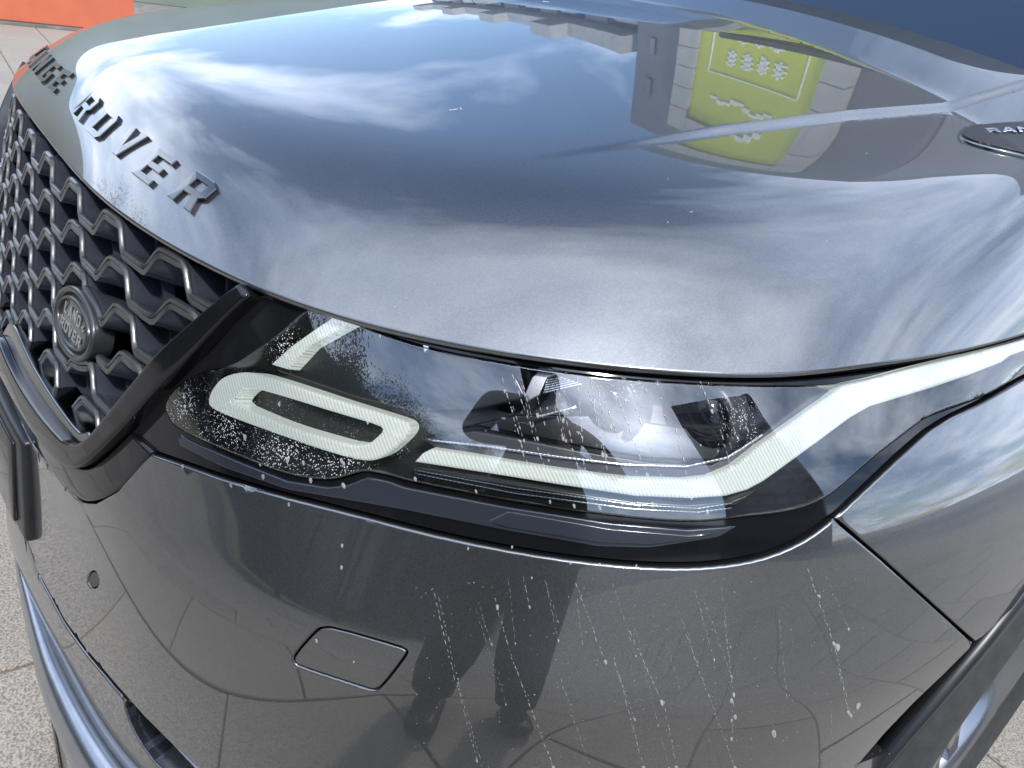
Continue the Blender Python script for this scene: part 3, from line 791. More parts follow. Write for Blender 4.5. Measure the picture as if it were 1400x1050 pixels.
# ---------------- number plate holder
V, Fc = [], []
pl = []
for x in np.linspace(-.205, .205, 19):
    yb = -.071+.3*x*x
    pl.append((x, yb))
parts = []
zt, zb = .615, .480
n = len(pl)
V = []
for x, y in pl: V += [(x, y+.006, zt), (x*1.02, y-.006, zb), (x*1.02, y+.05, zb), (x, y+.05, zt)]
Fc = []
for i in range(n-1):
    for j in range(4): Fc.append((i*4+j, i*4+(j+1) % 4, (i+1)*4+(j+1) % 4, (i+1)*4+j))
Fc += [(3, 2, 1, 0), tuple((n-1)*4+j for j in range(4))]
bevel(link_mesh('number_plate_holder', V, Fc, M['satin_black'], car), .006, 3)
V = []
for x, y in pl[1:-1]: V += [(x*.97, y+.001, zt-.014), (x*.97, y-.010, zb+.012), (x*.97, y-.004, zb+.012), (x*.97, y+.008, zt-.014)]
n = len(pl)-2; Fc = []
for i in range(n-1):
    for j in range(4): Fc.append((i*4+j, i*4+(j+1) % 4, (i+1)*4+(j+1) % 4, (i+1)*4+j))
Fc += [(3, 2, 1, 0), tuple((n-1)*4+j for j in range(4))]
bevel(link_mesh('plate_backing', V, Fc, M['gloss_black'], car), .002, 2)

# ---------------- grille
grille = sub_empty('grille', car)
T_IN = [(352,385),(320,403),(224,487),(176,548),(128,601),(110,606),(94,597),(60,560),(28,508),(0,440)]
T_OUT = [(352,405),(300,455),(224,536),(168,596),(132,629),(116,639),(100,636),(86,625),(57,588),(28,540),(6,500),(-20,440)]
S_OUT = [(172,592),(205,617),(185,643),(158,670),(128,688),(112,686),(96,671),(67,638),(42,607),(14,552),(-14,480)]
def strip(name, pairs, zc, m, h, thick, edge, par, n=150, crown_=0.0):
    """moulding between two outlines given as picture pairs, carried on to the centre line and mirrored"""
    A = [FACE.px(p[0], p[1])*SCL for p in pairs]; B = [FACE.px(p[2], p[3])*SCL for p in pairs]
    def end(L, z):
        q = L[-1]/SCL; p = FACE.P(np.array([q[0]]), np.array([q[1]]))[0]
        for x in np.linspace(p[0], 0, 6)[1:]: L.append(FACE.nearest((x, -.2, z+(p[2]-z)*(x/p[0])))*SCL)
    end(A, zc[0]); end(B, zc[1])
    def dense2(L):
        L = np.array(openchaikin(L, 3)); return L
    A, B = dense2(A), dense2(B)
    mid = (A+B)/2; s_ = np.r_[0, np.cumsum(np.linalg.norm(np.diff(mid, axis=0), axis=1))]; t = np.linspace(0, s_[-1], n)
    A = np.stack([np.interp(t, s_, A[:, i]) for i in (0, 1)], -1); B = np.stack([np.interp(t, s_, B[:, i]) for i in (0, 1)], -1)
    for _ in range(3):
        for K in (A, B): K[1:-1] = .25*K[:-2]+.5*K[1:-1]+.25*K[2:]
    wd = np.maximum(np.linalg.norm(A-B, axis=1), edge*2.4)
    rows = []
    def row(tt, hh):
        K = A*(1-tt[:, None])+B*tt[:, None]; uv = K/SCL; rows.append(FACE.P(uv[:, 0], uv[:, 1])+FACE.N(uv[:, 0], uv[:, 1])*hh)
    z0 = np.zeros(n)
    prof = [(0, 1), (.1, .56), (.3, .28), (.6, .08), (1, 0)]
    row(z0, h-thick)
    for q, d in prof: row(edge*q/wd, h-edge*d)
    for q in (.3, .5, .7): row(z0+q, h+crown_*(1-(2*q-1)**2))
    for q, d in prof[::-1]: row(1-edge*q/wd, h-edge*d)
    row(z0+1, h-thick)
    Vv = np.stack(rows, 1); mrow = Vv.shape[1]
    V = list(Vv.reshape(-1, 3)); Fc = [(i*mrow+j, (i+1)*mrow+j, (i+1)*mrow+j+1, i*mrow+j+1) for i in range(n-1) for j in range(mrow-1)]
    Fc.append(tuple(range(mrow)))
    k = len(V); V += [v*np.array([-1, 1, 1]) for v in V]; Fc += [tuple(i+k for i in f)[::-1] for f in Fc]
    o = link_mesh(name, V, Fc, m, par); return o
PAIR = [  # inner edge of the frame, outer edge of the frame
 (338,390,352,407),(318,403,322,434),(272,444,276,484),(224,487,230,530),(196,522,202,562),(168,556,176,590),(146,584,152,614),(128,602,133,630),(115,608,119,640),(102,604,101,638),(92,595,84,622),(60,558,55,586),(28,508,27,540),(4,450,6,500)]
strip('grille_frame', PAIR, (.668, .645), M['gloss_black'], .010, .045, .0035, grille)
PAIR2 = [(176,592,206,618),(166,602,190,640),(152,616,172,662),(138,629,150,678),(120,642,128,687),(103,641,110,687),(88,630,92,672),(70,609,68,643),(55,588,43,609),(27,542,15,555),(6,503,-8,505)]
strip('grille_surround', PAIR2, (.643, .620), M['gloss_black'], -.001, .03, .003, grille)
PAIR3 = [(122,590,124,604),(112,594,112,608),(102,584,98,604),(88,566,78,584),(70,540,58,560),(40,490,30,512),(16,432,6,452)]
strip('grille_inner_strip', PAIR3, (.684, .668), M['darksilver'], .001, .03, .002, grille)

def gsurf(x, z, depth=0.0):
    """grille plane: leans back with height and bows in plan"""
    ax = abs(x); y = np.interp(ax, [0, .1, .2, .3, .4, .5, .6], [-.040, -.0385, -.034, -.025, -.008, .020, .062])+(z-.66)*.27
    return np.array([x, y+depth, z])
BX, BZ = .275, .783
def half_width(z): return np.interp(z, [.64, .66, .70, .75, .80, .85, .90, .93], [.335, .352, .385, .425, .455, .48, .50, .51])
PER, AMP = .1135, .0112
def wave(x, row):
    t = ((x-(.079+.030*row))/PER) % 1.0                      # high flat centred at 0
    t = min(t, 1-t)
    v = 1-smooth01((t-.12)/.20)*1.0
    return (v*2-1)*AMP
for row in range(9):
    zc = .886-.0345*row
    if zc < .66: continue
    for x0, x1 in (((-.6, BX-.001), (BX+.001, .6)) if row in (3,) else ((-.6, .6),)):
        pts_ = []
        for x in np.arange(x0, x1+1e-6, .0045):
            z = zc+wave(x, row)
            # bars swing round the badge
            r = ((x-BX)/.066)**2+((z-BZ)/.036)**2
            if r < 1.4 and not row == 3:
                s = 1 if zc > BZ else -1
                lim = math.sqrt(max(0, 1-((x-BX)/.066)**2))*.036
                if abs(z-BZ) < lim: z = BZ+s*lim
            if row == 3 and r < 1: continue
            if abs(x) > half_width(z)+.004: continue
            if z > float(np.interp(abs(x), E0[:, 0], E0[:, 2]))-.013: z = float(np.interp(abs(x), E0[:, 0], E0[:, 2]))-.013
            pts_.append((x, z))
        if len(pts_) < 4: continue
        P = np.array([gsurf(x, z) for x, z in pts_])
        # profile: (forward, up) front bead, groove, then a shelf running back and down
        prof = [(.0006, .0056), (.0030, .0048), (.0034, .0018), (.0018, .0010), (.0032, .0002), (.0030, -.0048), (-.002, -.0060), (-.050, -.0250), (-.056, -.0225), (-.050, -.016), (-.006, .0014), (-.0022, .0052)]
        Vg, Fg = [], []
        for i in range(len(P)):
            f = P[min(i+1, len(P)-1)]-P[max(i-1, 0)]; f /= np.linalg.norm(f)
            back = np.array([0.18*np.sign(P[i][0])*min(1, abs(P[i][0])/.4), 1, 0.0]); back /= np.linalg.norm(back)
            q = np.cross(back, f); q = q if q[2] > 0 else -q; q /= np.linalg.norm(q)
            for a, b in prof: Vg.append(P[i]-back*a+q*b)
        k = len(prof)
        fm = []
        for i in range(len(P)-1):
            for j in range(k):
                Fg.append((i*k+j, i*k+(j+1) % k, (i+1)*k+(j+1) % k, (i+1)*k+j)); fm.append(1 if j in (0, 1, 2, 3, 4, 11) else 0)
        Fg.append(tuple(range(k))[::-1]); Fg.append(tuple((len(P)-1)*k+j for j in range(k))); fm += [0, 0]
        o = link_mesh('grille_bar', Vg, Fg, M['grille'], grille, mats=[M['grille'], M['grille_face']], fmat=fm, smooth=True)
        es = o.modifiers.new('e', 'EDGE_SPLIT'); es.split_angle = math.radians(38)
# vertical webs recessed between the bars
wp = []
for row in range(8):
    zc = .886-.0345*row
    for k in range(-6, 7):
        x = .079+.030*row+PER*(k+.5)-.015
        if abs(x) > half_width(zc)-.01 or ((x-BX)/.075)**2+((zc-.017-BZ)/.045)**2 < 1: continue
        c = gsurf(x, zc-.014, .030)
        wp.append(box_vf(c, (.006, .010, .046)))
V, Fc = merge(wp)
o = link_mesh('grille_web', V, Fc, M['grille'], grille, smooth=False); o['kind'] = 'stuff'
# radiator panel behind the bars
V = []; Fc = []
for i, x in enumerate(np.linspace(-.56, .56, 41)):
    for z in (.60, .94): V.append(gsurf(x, z, .058))
for i in range(40): Fc.append((i*2, i*2+2, i*2+3, i*2+1))
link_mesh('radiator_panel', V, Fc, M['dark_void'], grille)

# ---------------- oval badge
bc_ = gsurf(BX, BZ, -.003)
bx = gsurf(BX+.05, BZ)-gsurf(BX-.05, BZ); bx /= np.linalg.norm(bx)
bz = gsurf(BX, BZ+.02)-gsurf(BX, BZ-.02); bz /= np.linalg.norm(bz); bn = np.cross(bx, bz); bn /= np.linalg.norm(bn)
if bn[1] > 0: bn = -bn
def oval(rings, n=56, a=.0445, b=.0235):
    V, Fc = [], []
    for s, d in rings:
        for k in range(n):
            t = 2*math.pi*k/n; V.append(bc_+bx*(a*math.cos(t)+s*math.cos(t))+bz*(b*math.sin(t)+s*math.sin(t))+bn*d)
    for i in range(len(rings)-1):
        for k in range(n): Fc.append((i*n+k, i*n+(k+1) % n, (i+1)*n+(k+1) % n, (i+1)*n+k))
    return V, Fc
def fin_obj(name, vf, m, par, smooth=True):
    V, Fc = vf; Vv = np.array(V)
    o = link_mesh(name, Vv, Fc, m, par, smooth=smooth)
    bm = bmesh.new(); bm.from_mesh(o.data); bmesh.ops.recalc_face_normals(bm, faces=bm.faces); bm.to_mesh(o.data); bm.free()
    return o
badge = sub_empty('badge', grille)
fin_obj('badge_ring', oval([(.0105, -.018), (.0115, .000), (.010, .003), (.006, .003), (.004, .000), (.003, -.004), (.0015, -.004), (.001, .002), (-.001, .004), (-.0025, .0035), (-.003, .001), (-.003, -.002)]), M['grille_face'], badge)
V, Fc = oval([(-.003, .0), (-.012, .0012), (-.022, .002)]); Fc.append(tuple(range(56*2, 56*3)))
M['badge'] = mat('badge_enamel', (0.035, 0.042, 0.036), 0.3, metal=0.5, coat=1.0)
M['badge_letter'] = mat('badge_lettering', (0.42, 0.42, 0.40), 0.3, metal=0.8)
fin_obj('badge_plate', (V, Fc), M['badge'], badge)
# ---------------- lettering, drawn as polygons
GLY = {
 'R': [[(0,0),(0,1),(.72,1),(.9,.88),(.9,.5),(.76,.38),(.9,0),(.64,0),(.52,.36),(.24,.36),(.24,0)], [(.24,.56),(.24,.8),(.66,.8),(.66,.56)]],
 'O': [[(.16,0),(0,.14),(0,.86),(.16,1),(.8,1),(.96,.86),(.96,.14),(.8,0)], [(.24,.2),(.72,.2),(.72,.8),(.24,.8)]],
 'V': [[(0,1),(.27,1),(.48,.34),(.69,1),(.96,1),(.62,0),(.34,0)]],
 'E': [[(0,0),(0,1),(.86,1),(.86,.8),(.24,.8),(.24,.6),(.80,.6),(.80,.41),(.24,.41),(.24,.2),(.86,.2),(.86,0)]],
 'G': [[(.14,0),(0,.14),(0,.86),(.14,1),(.86,1),(.86,.8),(.24,.8),(.24,.2),(.66,.2),(.66,.38),(.45,.38),(.45,.56),(.9,.56),(.9,.12),(.76,0)]],
 'N': [[(0,0),(0,1),(.26,1),(.68,.38),(.68,1),(.92,1),(.92,0),(.68,0),(.24,.63),(.24,0)]],
 'A': [[(0,0),(.33,1),(.63,1),(.96,0),(.70,0),(.64,.2),(.32,.2),(.26,0)], [(.38,.38),(.58,.38),(.48,.72)]],
 'L': [[(0,0),(0,1),(.24,1),(.24,.2),(.8,.2),(.8,0)]],
 'D': [[(0,0),(0,1),(.72,1),(.92,.82),(.92,.18),(.72,0)], [(.24,.2),(.66,.2),(.66,.8),(.24,.8)]]}
def glyph(ch, fn, depth, back=None):
    """fn maps (a,b,height) to 3-D; gives a solid letter with softened top edge"""
    loops = [np.array(q, float) for q in GLY[ch]]
    for i in range(len(loops)):
        L = loops[i]
        if (area(L) < 0) == (i == 0): loops[i] = L[::-1]
    V, Fc = [], []
    ins = []
    for L in loops:
        n = len(L); K = []
        for i in range(n):
            a, b, c = L[i-1], L[i], L[(i+1) % n]
            t1 = (b-a)/np.linalg.norm(b-a); t2 = (c-b)/np.linalg.norm(c-b)
            n1 = np.array([-t1[1], t1[0]]); n2 = np.array([-t2[1], t2[0]])
            mm = n1+n2; mm /= max(.5, mm@mm/2)**1.0; K.append(b+mm*.022)
        ins.append(np.array(K))
    v2, ed = [], []
    for K in ins:
        s0 = len(v2); v2 += [Vector(map(float, p)) for p in K]; ed += [(s0+i, s0+(i+1) % len(K)) for i in range(len(K))]
    rv, re, rf, *_ = delaunay_2d_cdt(v2, ed, [], 0, 1e-6)
    for p in rv: V.append(fn(p.x, p.y, depth))
    for f in rf:
        cen = np.mean([[rv[i].x, rv[i].y] for i in f], 0)[None]
        if inpoly(cen, ins[0])[0] and not any(inpoly(cen, q)[0] for q in ins[1:]): Fc.append(tuple(f))
    for L, K in zip(loops, ins):
        n = len(L); s0 = len(V)
        for p in K: V.append(fn(p[0], p[1], depth))
        for p in L: V.append(fn(p[0], p[1], depth*.84))
        for p in L: V.append(fn(p[0], p[1], 0))
        for i in range(n):
            j = (i+1) % n
            Fc.append((s0+i, s0+j, s0+n+j, s0+n+i)); Fc.append((s0+n+i, s0+n+j, s0+2*n+j, s0+2*n+i))
    return V, Fc
def badge_word(w, cx, cz, hgt, sp, slant=.0):
    tot = len(w)*sp
    for i, ch in enumerate(w):
        x0 = cx-tot/2+i*sp
        def fn(a, b, d, x0=x0): return bc_+bx*(x0+a*sp*.86+b*hgt*slant)+bz*(cz+b*hgt)+bn*(.0017+d)
        fin_obj('badge_letter', glyph(ch, fn, .0007), M['badge_letter'], badge, smooth=False)
badge_word('LAND', -.003, .002, .0115, .0125)
badge_word('ROVER', .0, -.0155, .0115, .0125)
# small dash mark between the words
V = [bc_+bx*a+bz*b+bn*.0022 for a, b in ((.024, .006), (.031, .010), (.027, .004), (.034, .006), (.027, .001))]
fin_obj('badge_mark', (V, [(0, 1, 2), (2, 3, 4)]), M['badge_letter'], badge, smooth=False)

# word on the nose: positions read along the leading edge
def bon_frame(p):
    uv = BON.nearest(p); u, v = np.array([uv[0]]), np.array([uv[1]])
    return BON.P(u, v)[0], BON.N(u, v)[0]
LET = [('R', (121,147)), ('O', (143,171)), ('V', (176,197)), ('E', (214,231)), ('R', (267,264))]
cent = []
for ch, p in LET:
    q = BON.px(*p); cent.append(BON.P(np.array([q[0]]), np.array([q[1]]))[0])
cent = np.array(cent); print('letters', cent.round(3).tolist())
pitch = .0
xs = cent[:, 0]; coef = np.polyfit(range(5), xs, 1); print('pitch', coef)
yfit = np.polyfit(np.abs(xs), cent[:, 1], 2)
LH, LW = .034, .0475
for i, ch in enumerate('RANGE'):
    pass
def put_letter(ch, xc, yc):
    # find the surface point at this plan position
    def at(x, y):
        q = BON.hit_ray(np.array([x, y, 3.0]), np.array([0, 0, -1.0]))
        if q is None: return None
        u, v = np.array([q[0]]), np.array([q[1]]); return BON.P(u, v)[0], BON.N(u, v)[0]
    P0, N0 = at(xc, yc)
    P1, _ = at(xc+.01, yc+(np.polyval(yfit, abs(xc+.01))-np.polyval(yfit, abs(xc))))
    tx = P1-P0; tx /= np.linalg.norm(tx); ty = np.cross(N0, tx); ty /= np.linalg.norm(ty)
    if ty[2] < 0 and ty[1] < 0: ty = -ty
    def fn(a, b, d):
        loc = P0+tx*(a-.46)*LW+ty*(b-.5)*LH
        q = BON.nearest(loc); u, v = np.array([q[0]]), np.array([q[1]])
        return BON.P(u, v)[0]+BON.N(u, v)[0]*(d-.0003)
    o = fin_obj('bonnet_letter', glyph(ch, fn, .0038), M['letter'], bonnet, smooth=False)
for (ch, _), c in zip(LET, cent): put_letter(ch, c[0], c[1])
for i, ch in enumerate('RANGE'):
    x = -(xs[0]-0)-.0 - (4-i)*abs(coef[0]) - .02 if False else xs[0]-abs(coef[0])*(6-i)-.0
    x = -xs[4-i]-.0
    put_letter(ch, x, float(np.interp(abs(x), xs, cent[:, 1])))

# ---------------- bonnet vent with lettering
VENT = chaikin([(1296,184),(1305,177),(1330,171),(1400,168),(1500,166),(1600,172),(1600,250),(1500,236),(1400,217),(1340,203),(1310,194)], 1)
vent_loop = px_loop(BON, VENT, 5)
for _ in range(14): vent_loop = .25*np.roll(vent_loop, 1, 0)+.5*vent_loop+.25*np.roll(vent_loop, -1, 0)
panel('bonnet_vent', BON, vent_loop, M['darksilver'], bonnet, h=.003, thick=.004, grid=.012, edge=.0025)
panel('vent_inlay', BON, shrink(vent_loop, .009), M['satin_black'], bonnet, h=.0042, thick=.004, grid=.012, edge=.001)
for i, ch in enumerate('RANG'):
    c, nn = on(BON, 1355+22*i, 184.5-.6*i)
    c2, _ = on(BON, 1365+22*i, 184.3-.6*i)
    tx = c2-c; tx /= np.linalg.norm(tx); ty = np.cross(nn, tx)
    fin_obj('vent_letter', glyph(ch, lambda a, b, d, c=c, tx=tx, ty=ty, nn=nn: c+tx*(a-.5)*.013+ty*(b-.5)*.011+nn*(.0045+d), .0012), M['silver'], bonnet, smooth=False)

# ---------------- windscreen, cowl
def pane(name, pts_, m, par, n=24, bow=.10):
    A, B = pts_; V = []; Fc = []
    for i in range(n+1):
        for j in range(9):
            s, t = i/n*2-1, j/8
            x = s*(A[0]*(1-t)+B[0]*t); V.append((x, (A[1]*(1-t)+B[1]*t)-(bow*(s*s-1) if False else -bow*(1-s*s))*-1, A[2]*(1-t)+B[2]*t+.02*math.sin(math.pi*t)-.03*s*s))
    for i in range(n):
        for j in range(8): a = i*9+j; Fc.append((a, a+9, a+10, a+1))
    return link_mesh(name, V, Fc, m, par)
def rear_pane(name, rows, m, par, n=40, xmax=.86):
    """rows: (dy, dz, squeeze) measured from the bonnet rear line"""
    V, Fc = [], []; k = len(rows)
    for i in range(n+1):
        s_ = i/n*2-1
        for dy, dz, sq in rows:
            x = s_*xmax; xx = min(abs(x), .70); y = cw[1]+cw[0]*xx*xx
            z = float(crown(xx, y)+kick(xx, y)); V.append((x*sq, y+dy, z+dz))
    for i in range(n):
        for j in range(k-1): a = i*k+j; Fc.append((a, a+k, a+k+1, a+1))
    return link_mesh(name, V, Fc, m, par)
rear_pane('windscreen_cowl', [(-.03, -.03, 1), (.0, -.022, 1), (.05, -.004, 1), (.085, .012, 1)], M['satin_black'], car)
rear_pane('windscreen', [(.075, .004, 1.0), (.25, .11, .95), (.45, .225, .88), (.65, .33, .82), (.80, .40, .77)], M['glass'], car)
rear_pane('dashboard', [(.10, -.03, 1), (.3, -.02, .98), (.6, -.0, .95), (.62, -.2, .95)], M['dark_void'], car)
rear_pane('cabin_trim', [(1.3, -.4, .9), (1.3, .40, .75), (.82, .41, .75)], M['dark_void'], car)
# roof, sides and pillars behind the bonnet
V, Fc = box_vf((0, 2.68, 1.60), (1.20, 1.7, .05)); bevel(link_mesh('roof', V, Fc, M['gloss_black'], car), .02)
for s in (-1, 1):
    sweep('pillar', [(s*.89, 1.04, 1.12), (s*.80, 1.40, 1.34), (s*.68, 1.80, 1.55)], [(-.03, -.02), (.03, -.02), (.03, .02), (-.03, .02)], M['gloss_black'], car)
# ---------------- wheel in the arch
def wheel(sx):
    w = sub_empty('wheel', car)
    R_, W_ = .385, .255
    prof = [(.278, -.10), (.288, -.115), (.325, -.127), (.355, -.122), (.375, -.105), (.383, -.08), (.385, 0), (.383, .08), (.375, .105), (.355, .122), (.325, .127), (.288, .115), (.278, .10)]
    V, Fc = lathe(prof, 96)
    steer = math.radians(2.6*sx)
    def tf(V):
        V = np.array(V); V = np.stack([V[:, 2], V[:, 0], V[:, 1]], -1)      # axle along x
        c, s = math.cos(steer), math.sin(steer); V = np.stack([V[:, 0]*c-V[:, 1]*s, V[:, 0]*s+V[:, 1]*c, V[:, 2]], -1)
        V[:, 0] *= 1; V = V+np.array([.832, .87, .385]); V[:, 0] *= sx; return V
    tyre = link_mesh('tyre', tf(V), Fc, M['rubber'], w)
    rim = [(.278, -.10), (.266, -.09), (.250, -.02), (.248, .06), (.262, .096), (.270, .106), (.277, .110), (.283, .106), (.280, .09)]
    V, Fc = lathe(rim, 96); link_mesh('rim', tf(V), Fc, M['alloy'], w)
    for k in range(5):
        for dd_ in (-.13, .13):
            a = 2*math.pi*k/5+dd_+.3
            P = [np.array([r*math.cos(a+(.2-r)*.5*np.sign(dd_)), r*math.sin(a+(.2-r)*.5*np.sign(dd_)), z]) for r, z in ((.03, .07), (.10, .085), (.18, .085), (.245, .088))]
            V, Fc = sweep('s', P, [(-.017, -.015), (.017, -.015), (.013, .010), (-.013, .010)], None, None)
            link_mesh('spoke', tf(V), Fc, M['alloy'], w)
    V, Fc = lathe([(.0001, .088), (.03, .088), (.036, .082), (.04, .05), (.06, .03)], 32); link_mesh('hub', tf(V), Fc, M['alloy'], w)
    V, Fc = lathe([(.0001, -.01), (.18, -.01), (.18, .01), (.0001, .01)], 48); link_mesh('brake_disc', tf(V), Fc, M['darksilver'], w)
wheel(1); wheel(-1)
# arch moulding strip and liner (right of the picture)
def arch_pts(r, a0, a1, n, x=None, inset=0):
    out = []
    for a in np.linspace(a0, a1, n):
        y, z = .87-r*math.cos(math.radians(a)), .38+r*math.sin(math.radians(a))
        q = FACE.nearest((1.0, y, z)); p = FACE.P(np.array([q[0]]), np.array([q[1]]))[0]
        out.append((p[0]-inset, y, z))
    return np.array(out)
sweep('arch_moulding', arch_pts(.404, -8, 188, 70, inset=.004), [(-.012, -.010), (.012, -.010), (.012, .006), (-.012, .006)], M['satin_black'], car, up=(1, 0, 0))
A, B = arch_pts(.402, -10, 190, 60, inset=.004), arch_pts(.402, -10, 190, 60, inset=.35)
n = 60; link_mesh('arch_liner', np.concatenate([A, B]), [(i, i+1, n+i+1, n+i) for i in range(n-1)], M['dark_void'], car)
# =================================================================== the place around
def tagged(name, V, Fc, m, label, cat, group=None, smooth=False, parent=None):
    o = link_mesh(name, V, Fc, m, parent, smooth=smooth); return tag(o, label, cat, group)
# ---------------- paving
def granite_mat(name, base, joint=False):
    m, n, l, b = new_mat(name)
    tc = n.new('ShaderNodeTexCoord'); oi = n.new('ShaderNodeObjectInfo')
    v = n.new('ShaderNodeTexNoise'); v.inputs['Scale'].default_value = 260; v.inputs['Detail'].default_value = 3
    gp = n.new('ShaderNodeNewGeometry'); l.new(gp.outputs['Position'], v.inputs['Vector'])
    r = n.new('ShaderNodeValToRGB'); l.new(v.outputs[0], r.inputs[0])
    r.color_ramp.elements[0].position = .36; r.color_ramp.elements[0].color = (*[c*.55 for c in base], 1)
    r.color_ramp.elements[1].position = .62; r.color_ramp.elements[1].color = (*[min(1, c*1.35) for c in base], 1)
    t = n.new('ShaderNodeTexNoise'); t.inputs['Scale'].default_value = 2.2; t.inputs['Detail'].default_value = 8; l.new(gp.outputs['Position'], t.inputs['Vector'])
    ad = n.new('ShaderNodeMath'); ad.operation = 'ADD'; l.new(t.outputs[0], ad.inputs[0]); l.new(oi.outputs['Random'], ad.inputs[1])
    r2 = n.new('ShaderNodeValToRGB'); l.new(ad.outputs[0], r2.inputs[0])
    r2.color_ramp.elements[0].position = .3; r2.color_ramp.elements[0].color = (.72, .72, .72, 1); r2.color_ramp.elements[1].position = 1; r2.color_ramp.elements[1].color = (1, .98, .95, 1)
    mx = n.new('ShaderNodeMix'); mx.data_type = 'RGBA'; mx.blend_type = 'MULTIPLY'; mx.inputs[0].default_value = 1; l.new(r.outputs[0], mx.inputs[6]); l.new(r2.outputs[0], mx.inputs[7])
    l.new(mx.outputs[2], b.inputs['Base Color']); b.inputs['Roughness'].default_value = .75
    bp = n.new('ShaderNodeBump'); bp.inputs['Strength'].default_value = .3; bp.inputs['Distance'].default_value = .002; l.new(v.outputs[0], bp.inputs['Height']); l.new(bp.outputs[0], b.inputs['Normal'])
    return m
M['granite'] = granite_mat('granite_paving', (.26, .235, .20))
M['mortar'] = mat('paving_joint', (.17, .16, .14), .9, noise=.3, nscale=8)
M['far_ground'] = mat('far_paving', (.34, .32, .29), .9, noise=.15, nscale=2)
V = [(-150, -150, -.012), (150, -150, -.012), (150, 150, -.012), (-150, 150, -.012)]
ground = tag(link_mesh('ground', V, [(0, 1, 2, 3)], M['mortar'], smooth=False), kind='structure')
def tile_mesh(w, d):
    V = []; c = .003
    for z, k in ((-.02, 0), (-.004, 0), (0, c)):
        V += [(-w/2+k, -d/2+k, z), (w/2-k, -d/2+k, z), (w/2-k, d/2-k, z), (-w/2+k, d/2-k, z)]
    Fc = [(8, 9, 10, 11)]
    for a in (0, 4):
        for i in range(4): Fc.append((a+i, a+(i+1) % 4, a+4+(i+1) % 4, a+4+i))
    me = bpy.data.meshes.new('paving_stone'); me.from_pydata(V, [], Fc); me.materials.append(M['granite']); return me
TW, TD, TA = .60, .48, math.radians(-2.4)
tm = tile_mesh(TW-.008, TD-.008)
# the paving stones near the car, each its own piece; beyond them one sheet of joined stones
cells = []
for r in range(-60, 61):
    for c in range(-40, 41):
        x, y = (c+.5+.5*(r % 2))*TW, (r-.5)*TD
        X, Y = x*math.cos(TA)-y*math.sin(TA)-.093, x*math.sin(TA)+y*math.cos(TA)-.050
        cells.append((math.hypot(X-.6, Y+.6), X, Y))
cells.sort()
for d, X, Y in cells[:298]:
    o = bpy.data.objects.new('paving_stone', tm); C.objects.link(o); o.parent = ground
    o.location = (X, Y, random.uniform(-.0015, .001)); o.rotation_euler = (random.uniform(-.002, .002), random.uniform(-.002, .002), TA)
Vf, Ff = [], []
bv = [np.array(v.co) for v in tm.vertices]; bf = [tuple(p.vertices) for p in tm.polygons]
ca, sa = math.cos(TA), math.sin(TA)
for d, X, Y in cells[298:]:
    if d > 13: break
    o = len(Vf)
    for v in bv: Vf.append((v[0]*ca-v[1]*sa+X, v[0]*sa+v[1]*ca+Y, v[2]))
    Ff += [tuple(i+o for i in f) for f in bf]
o = link_mesh('far_paving_stones', Vf, Ff, M['granite'], ground, smooth=False); o['kind'] = 'stuff'

# ---------------- orange hoarding far left
M['orange'] = mat('orange_panel', (.52, .13, .06), .45, noise=.08, nscale=3)
M['steel'] = mat('galvanised_steel', (.35, .36, .37), .4, metal=.8)
hb = tag(empty('site_hoarding', (-9.6, 2.0, 0)), 'orange panel hoarding standing on the paving beyond the bonnet', 'hoarding')
bpy.context.view_layer.update()
for k in (-1, 0):
    V, Fc = box_vf((0, k*2.0-.65, .49), (.05, 1.985, .90)); o = link_mesh('hoarding_panel', V, Fc, M['orange'], hb, smooth=False); bevel(o, .008)
V, Fc = box_vf((.01, -1, .018), (.10, 4, .03)); link_mesh('bottom_rail', V, Fc, M['mortar'], hb, smooth=False)

# ---------------- tall building with the banner, seen mirrored in the bonnet
M['wall'] = mat('grey_rendered_wall', (.14, .143, .155), .8, noise=.08, nscale=.6)
M['wall2'] = mat('lighter_grey_wall', (.20,.203,.215), .8, noise=.06, nscale=.5)
M['clad'] = mat('pale_stone_cladding', (.40, .39, .365), .7, noise=.1, nscale=2)
M['wglass'] = mat('dark_window_glass', (.03, .035, .04), .08, spec=.8)
M['banner'] = mat('yellow_green_banner', (.50, .53, .05), .6, noise=.04, nscale=1)
M['white'] = mat('white_print', (.75, .77, .7), .6)

def block(name, P, Q, hgt, depth, label, base=0.0):
    """an upright block whose front runs from P to Q (seen from the car), local x along the front, -y towards the car"""
    P, Q = np.array(P, float), np.array(Q, float); d = Q-P; L = np.linalg.norm(d)
    b = tag(empty(name, (P[0], P[1], 0)), label, 'building'); b.rotation_euler = (0, 0, math.atan2(d[1], d[0])); bpy.context.view_layer.update()
    V, Fc = box_vf((L/2, depth/2, hgt/2), (L, depth, hgt)); link_mesh('wall', V, Fc, M['wall'], b, smooth=False)
    return b, L
def bbox(name, b, c, s, m):
    V, Fc = box_vf(c, s); return link_mesh(name, V, Fc, m, b, smooth=False)
P1, P2 = (-9.65, 22.7), (-25.9, 25.0)
bA, LA = block('office_tower', P2, P1, 20.0, 16, 'tall grey office tower carrying a yellow green banner, mirrored in the bonnet')
u = LA
